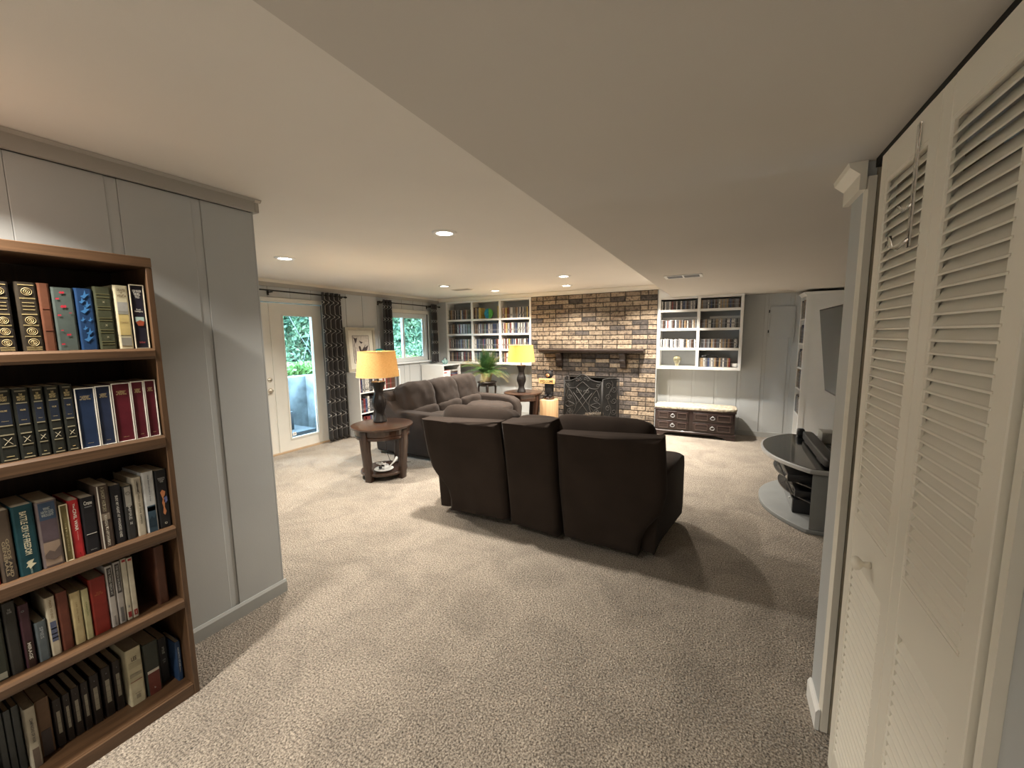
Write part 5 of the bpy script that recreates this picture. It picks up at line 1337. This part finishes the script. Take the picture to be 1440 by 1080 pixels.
book(0.590,0.637,0.219,z,X1_,0.16,(0.055,0.06,0.035),'olive green leather book with ribbed spine',lines=[('band',a,a+.008,(0.16,0.15,0.07)) for a in (.08,.12,.27,.31,.46,.50,.64,.68,.83,.88)]+[('h','x',.20,.2,.03,(0.3,0.28,0.18)),('h','x',.39,.2,.03,(0.3,0.28,0.18)),('h','x',.76,.2,.03,(0.3,0.28,0.18))])
book(0.643,0.684,0.229,z,X1_,0.16,(0.50,0.46,0.32),'cream jacketed book titled Grapes of Wrath',lines=[('h','GRAPES\nof\nWRATH',.885,.85,.13,(0.14,0.10,0.06)),('band',.60,.74,(0.33,0.33,0.31)),('band',.55,.60,(0.25,0.25,0.22)),('h','STEINBECK',.42,.8,.025,(0.3,0.22,0.1)),('band',.05,.18,(0.25,0.24,0.20)),('band',.22,.54,(0.50,0.40,0.17))])
book(0.687,0.729,0.235,z,X1_,0.16,(0.02,0.018,0.03),'black jacketed book titled For Whom the Bell Tolls at the right end',lines=[('frame',(0.55,0.50,0.38)),('h','FOR WHOM\nTHE BELL\nTOLLS',.86,.85,.13,WH),('v','Ernest',.60,.001,.001,WH),('h','Ernest\nHemingway',.60,.8,.06,WH),('poly',[(.08,.50),(.92,.50),(.92,.43),(.5,.45),(.08,.42)],(0.40,0.55,0.52)),('poly',[(.08,.42),(.5,.45),(.92,.43),(.80,.36),(.3,.36)],(0.35,0.08,0.04)),('h','Scribner',.10,.6,.03,(0.4,0.08,0.08))])
# shelf 2
z = 1.1295
vols = [(0.296,0.331,0.230),(0.333,0.373,0.229),(0.374,0.409,0.226),(0.411,0.441,0.226),(0.443,0.475,0.226),(0.477,0.507,0.227)]
names_ = ['sixth','fifth','fourth','third','second','first']
for (a,b,h),nm in zip(vols,names_):
    book(a,b,h,z,X1_,0.15,(0.022,0.024,0.020),'black and gold history volume, %s leftward from the navy slipcase, second oak shelf' % nm, group='matching black volumes on the second oak shelf', pages='flush',
      lines=[('band',.955,.975,(0.22,0.20,0.14)),('h','THE\nMILITARY\nHISTORY',.88,.75,.10,GD),('band',.79,.805,(0.30,0.27,0.18)),('band',.51,.785,(0.02,0.027,0.045)),('h','VOLUME',.70,.5,.022,GD),('h','History',.56,.5,.012,GD),('band',.49,.505,(0.30,0.27,0.18)),('band',.365,.38,(0.30,0.27,0.18)),('cross',.285,(0.40,0.36,0.26)),('band',.205,.22,(0.30,0.27,0.18)),('band',.07,.078,GD,0.006),('band',.02,.035,(0.30,0.27,0.18))])
sl = [(0.509,0.558,0.210,(0.018,0.035,0.085),'wide navy book in white slipcase, left of the slipcased row'),(0.560,0.600,0.212,(0.022,0.032,0.07),'narrower navy book in white slipcase beside the red ones'),(0.603,0.655,0.216,(0.11,0.012,0.022),'wide maroon book in white slipcase'),(0.657,0.694,0.218,(0.10,0.012,0.022),'middle maroon slipcased book, second from the right end'),(0.696,0.730,0.219,(0.10,0.012,0.022),'maroon slipcased book at the right end of the second oak shelf')]
for a,b,h,c,lb in sl:
    book(a,b,h,z,X1_,0.15,c,lb,pages='flush',lines=[('frame',WH),('h','A LITERARY\nHISTORY\nOF THE WAR',.84,.75,.07,GD),('h','Library',.08,.4,.015,GD)])
# shelf 3
z = 0.7545
B3 = [
(0.262,0.295,0.229,(0.30,0.03,0.02),'red book at the left edge of the third oak shelf',[]),
(0.298,0.331,0.229,(0.10,0.075,0.055),'brown book with faint stacked lettering left of the teal one',[('v','GODS AND\nGENERALS',.33,.55,.7,(0.34,0.28,0.18)),('band',.0,.3,(0.05,0.04,0.035))]),
(0.334,0.381,0.231,(0.012,0.055,0.07),'teal book titled Battle Cry of Freedom',[('v','BATTLE CRY OF FREEDOM',.60,.62,.42,(0.62,0.60,0.44)),('v','THE CIVIL WAR ERA',.58,.25,.10,(0.3,0.45,0.45)),('poly',[(.25,.18),(.4,.20),(.75,.21),(.6,.16),(.85,.14),(.6,.11),(.45,.08),(.35,.12),(.2,.11),(.35,.15)],(0.62,0.60,0.44)),('v','OXFORD',.05,.08,.12,(0.3,0.4,0.38))]),
(0.384,0.433,0.226,(0.16,0.13,0.13),'jacketed book with clouds and a stony field on its spine',[('band',.72,.98,(0.045,0.075,0.13)),('band',.40,.72,(0.10,0.075,0.09)),('h','WHAT\nHATH GOD\nWROUGHT',.84,.75,.14,(0.42,0.46,0.45)),('band',.03,.38,(0.28,0.21,0.16)),('poly',[(0,.20),(.3,.26),(.6,.22),(1,.30),(1,.14),(.5,.10),(0,.15)],(0.12,0.09,0.08))]),
(0.435,0.454,0.199,(0.17,0.14,0.06),'slim olive gold book with cream edges',[('frame',(0.50,0.44,0.30)),('v','LITTLE WARS',.42,.5,.35,(0.33,0.28,0.14))]),
(0.456,0.483,0.206,(0.42,0.025,0.03),'bright red book titled Civil War',[('v','The',.90,.08,.3,WH),('v','CIVIL WAR',.66,.38,.5,WH),('v','the history',.38,.16,.22,(0.6,0.3,0.28)),('band',.06,.085,(0.2,0.01,0.01),0.007)]),
(0.485,0.523,0.204,(0.014,0.014,0.018),'black book titled Crane with a thin white rule',[('h','Crane',.90,.8,.07,WH),('h','PROSE AND POETRY',.83,.7,.02,(0.4,0.4,0.4)),('band',.34,.347,WH),('h','Library',.06,.6,.02,(0.4,0.4,0.4))]),
(0.525,0.561,0.233,(0.07,0.05,0.04),'scuffed brown jacket with white front board edge',[('v','A SHORT HISTORY',.78,.40,.4,(0.30,0.27,0.18)),('v','MANASSAS TO APPOMATTOX',.28,.5,.34,(0.5,0.46,0.38)),('band',.45,.55,(0.20,0.16,0.12)),('poly',[(-.1,0),(.04,0),(.04,1),(-.1,1)],WH)]),
(0.563,0.595,0.222,(0.016,0.016,0.020),'black book with long white title running down the spine',[('v','BURY MY HEART AT WOUNDED KNEE',.46,.72,.38,(0.55,0.54,0.50))]),
(0.597,0.625,0.208,(0.035,0.035,0.035),'dark book with a grey circle at the head of its spine',[('band',.62,.98,(0.35,0.34,0.31)),('ring',.86,.5,.35,(0.03,0.03,0.03)),('v','EMPIRE',.52,.30,.5,(0.42,0.42,0.40)),('h','H',.30,.35,.05,(0.6,0.6,0.58))]),
(0.628,0.654,0.231,(0.50,0.46,0.37),'cream book titled Hero of the Empire',[('v','HERO OF THE EMPIRE',.46,.52,.32,(0.12,0.10,0.07)),('band',.72,.97,(0.38,0.35,0.29)),('poly',[(.5,.95),(.65,.88),(.6,.80),(.75,.72),(.45,.76),(.25,.72),(.4,.82),(.3,.88)],(0.08,0.07,0.06))]),
(0.656,0.693,0.242,(0.52,0.54,0.55),'white and blue book titled The First World War',[('band',.0,.44,(0.04,0.075,0.11)),('band',.35,.42,(0.10,0.16,0.19)),('v','THE FIRST WORLD WAR',.73,.44,.16,(0.15,0.16,0.18)),('v','JOHN KEEGAN',.76,.2,.10,(0.3,0.32,0.33)),('poly',[(0,.2),(.4,.27),(.7,.22),(1,.3),(1,.1),(0,.08)],(0.02,0.04,0.06))]),
(0.695,0.7345,0.237,(0.016,0.016,0.018),'black book with orange and blue flag figure, right end of third oak shelf',[('h','THE RISE AND FALL\nOF THE GREAT\nPOWERS',.83,.85,.085,(0.42,0.42,0.42)),('poly',[(.2,.62),(.45,.66),(.8,.62),(.7,.56),(.5,.53),(.65,.47),(.55,.36),(.7,.28),(.5,.22),(.3,.26),(.4,.36),(.3,.44),(.42,.5),(.3,.56)],(0.50,0.20,0.09)),('poly',[(.55,.52),(.9,.54),(.95,.46),(.75,.42),(.5,.45)],(0.12,0.14,0.30)),('ring',.08,.5,.13,(0.4,0.38,0.3))])]
for i,(a,b,h,c,lb,ln) in enumerate(B3):
    book(a,b,h,z,X1_+(0.0 if i not in (7,) else 0.004),0.165 if h > 0.21 else 0.14,c,lb,pages='flush' if i%2 else 'inset',lines=ln)
# shelf 4
z = 0.4365; X4 = -1.972
B4 = [
(0.243,0.286,0.258,(0.035,0.04,0.03),'dark green book with pale foot band, left edge of fourth oak shelf',[('band',.02,.10,(0.30,0.30,0.24)),('v','DEMOCRACY',.42,.4,.25,(0.3,0.32,0.26))]),
(0.289,0.316,0.245,(0.028,0.027,0.024),'plain dark book with tiny lettering at its head',[('h','THE\nGUNS',.88,.6,.06,(0.3,0.3,0.28))]),
(0.320,0.343,0.220,(0.05,0.02,0.028),'maroon black book with white vertical title Mirage',[('v','MIRAGE',.26,.26,.55,(0.62,0.60,0.55)),('ring',.90,.3,.2,(0.3,0.3,0.3)),('band',.0,.42,(0.035,0.018,0.014))]),
(0.348,0.374,0.140,(0.10,0.125,0.14),'short blue grey book, lowest of the fourth oak shelf',[('v','SPIES',.72,.3,.5,(0.33,0.36,0.38))]),
(0.377,0.400,0.210,(0.52,0.47,0.36),'cream book with a blue striped panel on the fourth shelf',[('band',.24,.58,(0.10,0.12,0.2)),('band',.29,.31,(0.4,0.38,0.33)),('band',.36,.38,(0.4,0.38,0.33)),('band',.45,.47,(0.4,0.38,0.33)),('v','PEACE TO END',.79,.32,.35,(0.26,0.18,0.1))]),
(0.403,0.430,0.212,(0.13,0.04,0.025),'plain red brown book between two cream ones',[]),
(0.434,0.460,0.193,(0.46,0.38,0.21),'yellowish cream book left of its greener twin',[('v','LIFE AND TIMES',.6,.4,.25,(0.3,0.22,0.1))]),
(0.462,0.480,0.190,(0.42,0.39,0.22),'thin greenish cream book left of the big red one',[('v','SAMUEL',.6,.3,.3,(0.18,0.22,0.08))]),
(0.483,0.527,0.214,(0.20,0.022,0.015),'thick dark red book on the fourth oak shelf',[('h','THE LIFE\nAND LETTERS',.72,.7,.06,(0.33,0.10,0.04))]),
(0.529,0.549,0.240,(0.42,0.40,0.38),'first white and black paperback right of the thick red book',[('band',.50,.97,(0.05,0.045,0.045)),('v','THE THIRD REICH AT',.74,.42,.5,(0.4,0.4,0.38)),('band',.03,.18,(0.22,0.21,0.20),0.004)]),
(0.551,0.571,0.244,(0.36,0.34,0.32),'second white and black paperback, with a tank on its foot',[('band',.50,.97,(0.05,0.045,0.045)),('v','THE REICH IN POWER',.74,.42,.5,(0.4,0.4,0.38)),('band',.03,.26,(0.13,0.13,0.13),0.002)]),
(0.573,0.589,0.246,(0.48,0.45,0.36),'slim cream paperback with red squares, left one of the pair',[('band',.95,.985,(0.3,0.03,0.03)),('band',.04,.13,(0.25,0.03,0.03)),('h','1',.22,.4,.04,(0.2,0.2,0.2))]),
(0.590,0.607,0.242,(0.48,0.45,0.36),'slim cream paperback with red squares, right one of the pair',[('band',.95,.985,(0.3,0.03,0.03)),('band',.04,.13,(0.25,0.03,0.03)),('h','2',.085,.3,.04,(0.6,0.6,0.55))]),
(0.672,0.705,0.243,(0.075,0.030,0.018),'lone brown book standing apart at the right of the fourth oak shelf',[])]
for i,(a,b,h,c,lb,ln) in enumerate(B4):
    book(a,b,h,z,X4,0.15,c,lb,pages='inset' if i not in (9,10) else 'flush',lines=ln)
# shelf 5
z = 0.0505; X5 = -2.05
B5 = [(0.250,0.265,0.240,(0.05,0.056,0.056),'leftmost thin grey volume at the bottom of the oak bookcase',[]),
(0.267,0.282,0.238,(0.052,0.058,0.058),'middle thin grey volume at the bottom of the oak bookcase',[]),
(0.284,0.300,0.240,(0.054,0.06,0.06),'right thin grey volume beside the cream map-like spine',[]),
(0.304,0.329,0.225,(0.36,0.33,0.26),'cream and brown spine with a striped picture, bottom shelf',[('band',.0,.32,(0.12,0.09,0.07)),('v','CAMPAIGNS OF WAR',.62,.4,.5,(0.1,0.09,0.08))]),
(0.332,0.367,0.215,(0.12,0.07,0.04),'brown book with a darker lower half, bottom shelf',[('band',.0,.45,(0.055,0.045,0.045))])]
lab = ['first','second','third','fourth','fifth','sixth','seventh']
ys5 = [(0.372,0.393,0.185),(0.397,0.415,0.185),(0.419,0.440,0.190),(0.444,0.463,0.192),(0.468,0.493,0.200),(0.501,0.527,0.205),(0.533,0.556,0.208)]
for (a,b,h),l in zip(ys5,lab):
    B5.append((a,b,h,(0.022,0.017,0.015),'dark pale-labelled volume, %s of seven from left, bottom oak shelf' % l,[('band',.28,.74,(0.26,0.24,0.19),0.002),('band',.50,.505,(0.05,0.04,0.04),0.002),('band',.62,.625,(0.05,0.04,0.04),0.002),('band',.38,.385,(0.05,0.04,0.04),0.002),('band',.86,.88,(0.12,0.12,0.12),0.006)]))
B5 += [(0.564,0.612,0.240,(0.42,0.38,0.26),'thick cream dictionary-like book titled Lee, bottom oak shelf',[('h','LEE',.82,.45,.07,(0.06,0.05,0.04)),('band',.66,.76,(0.34,0.31,0.21)),('band',.50,.56,(0.26,0.24,0.17)),('band',.415,.425,(0.2,0.06,0.04)),('h','abridged',.2,.5,.03,(0.1,0.09,0.07)),('band',.10,.17,(0.2,0.18,0.13),0.012)]),
(0.617,0.666,0.226,(0.03,0.035,0.028),'dark green and maroon book with a white band across its spine',[('band',.0,.42,(0.11,0.03,0.022)),('band',.42,.47,(0.5,0.48,0.42)),('h','k',.12,.15,.03,(0.4,0.35,0.3))]),
(0.673,0.706,0.200,(0.014,0.014,0.015),'black book with small stacked white title, bottom shelf',[('h','THE\nLAST\nWAR',.72,.45,.16,(0.38,0.38,0.33)),('h','of the\nyear',.48,.5,.1,(0.2,0.2,0.2))])]
for i,(a,b,h,c,lb,ln) in enumerate(B5):
    book(a,b,h,z,X5+(0.03 if i in (3,12,13) else 0),0.15,c,lb,lines=ln,group='dark labelled set on the bottom oak shelf' if 'seven' in lb else None)
book(0.713,0.731,0.178,z,-2.0,0.13,(0.02,0.045,0.10),'slim blue book at the right end of the bottom oak shelf',lines=[('v','NORTH STAR',.6,.5,.5,(0.4,0.42,0.42)),('poly',[(.1,.1),(.5,.3),(.4,.4),(.3,.2)],(0.45,0.42,0.32))])

bpy.context.view_layer.update()
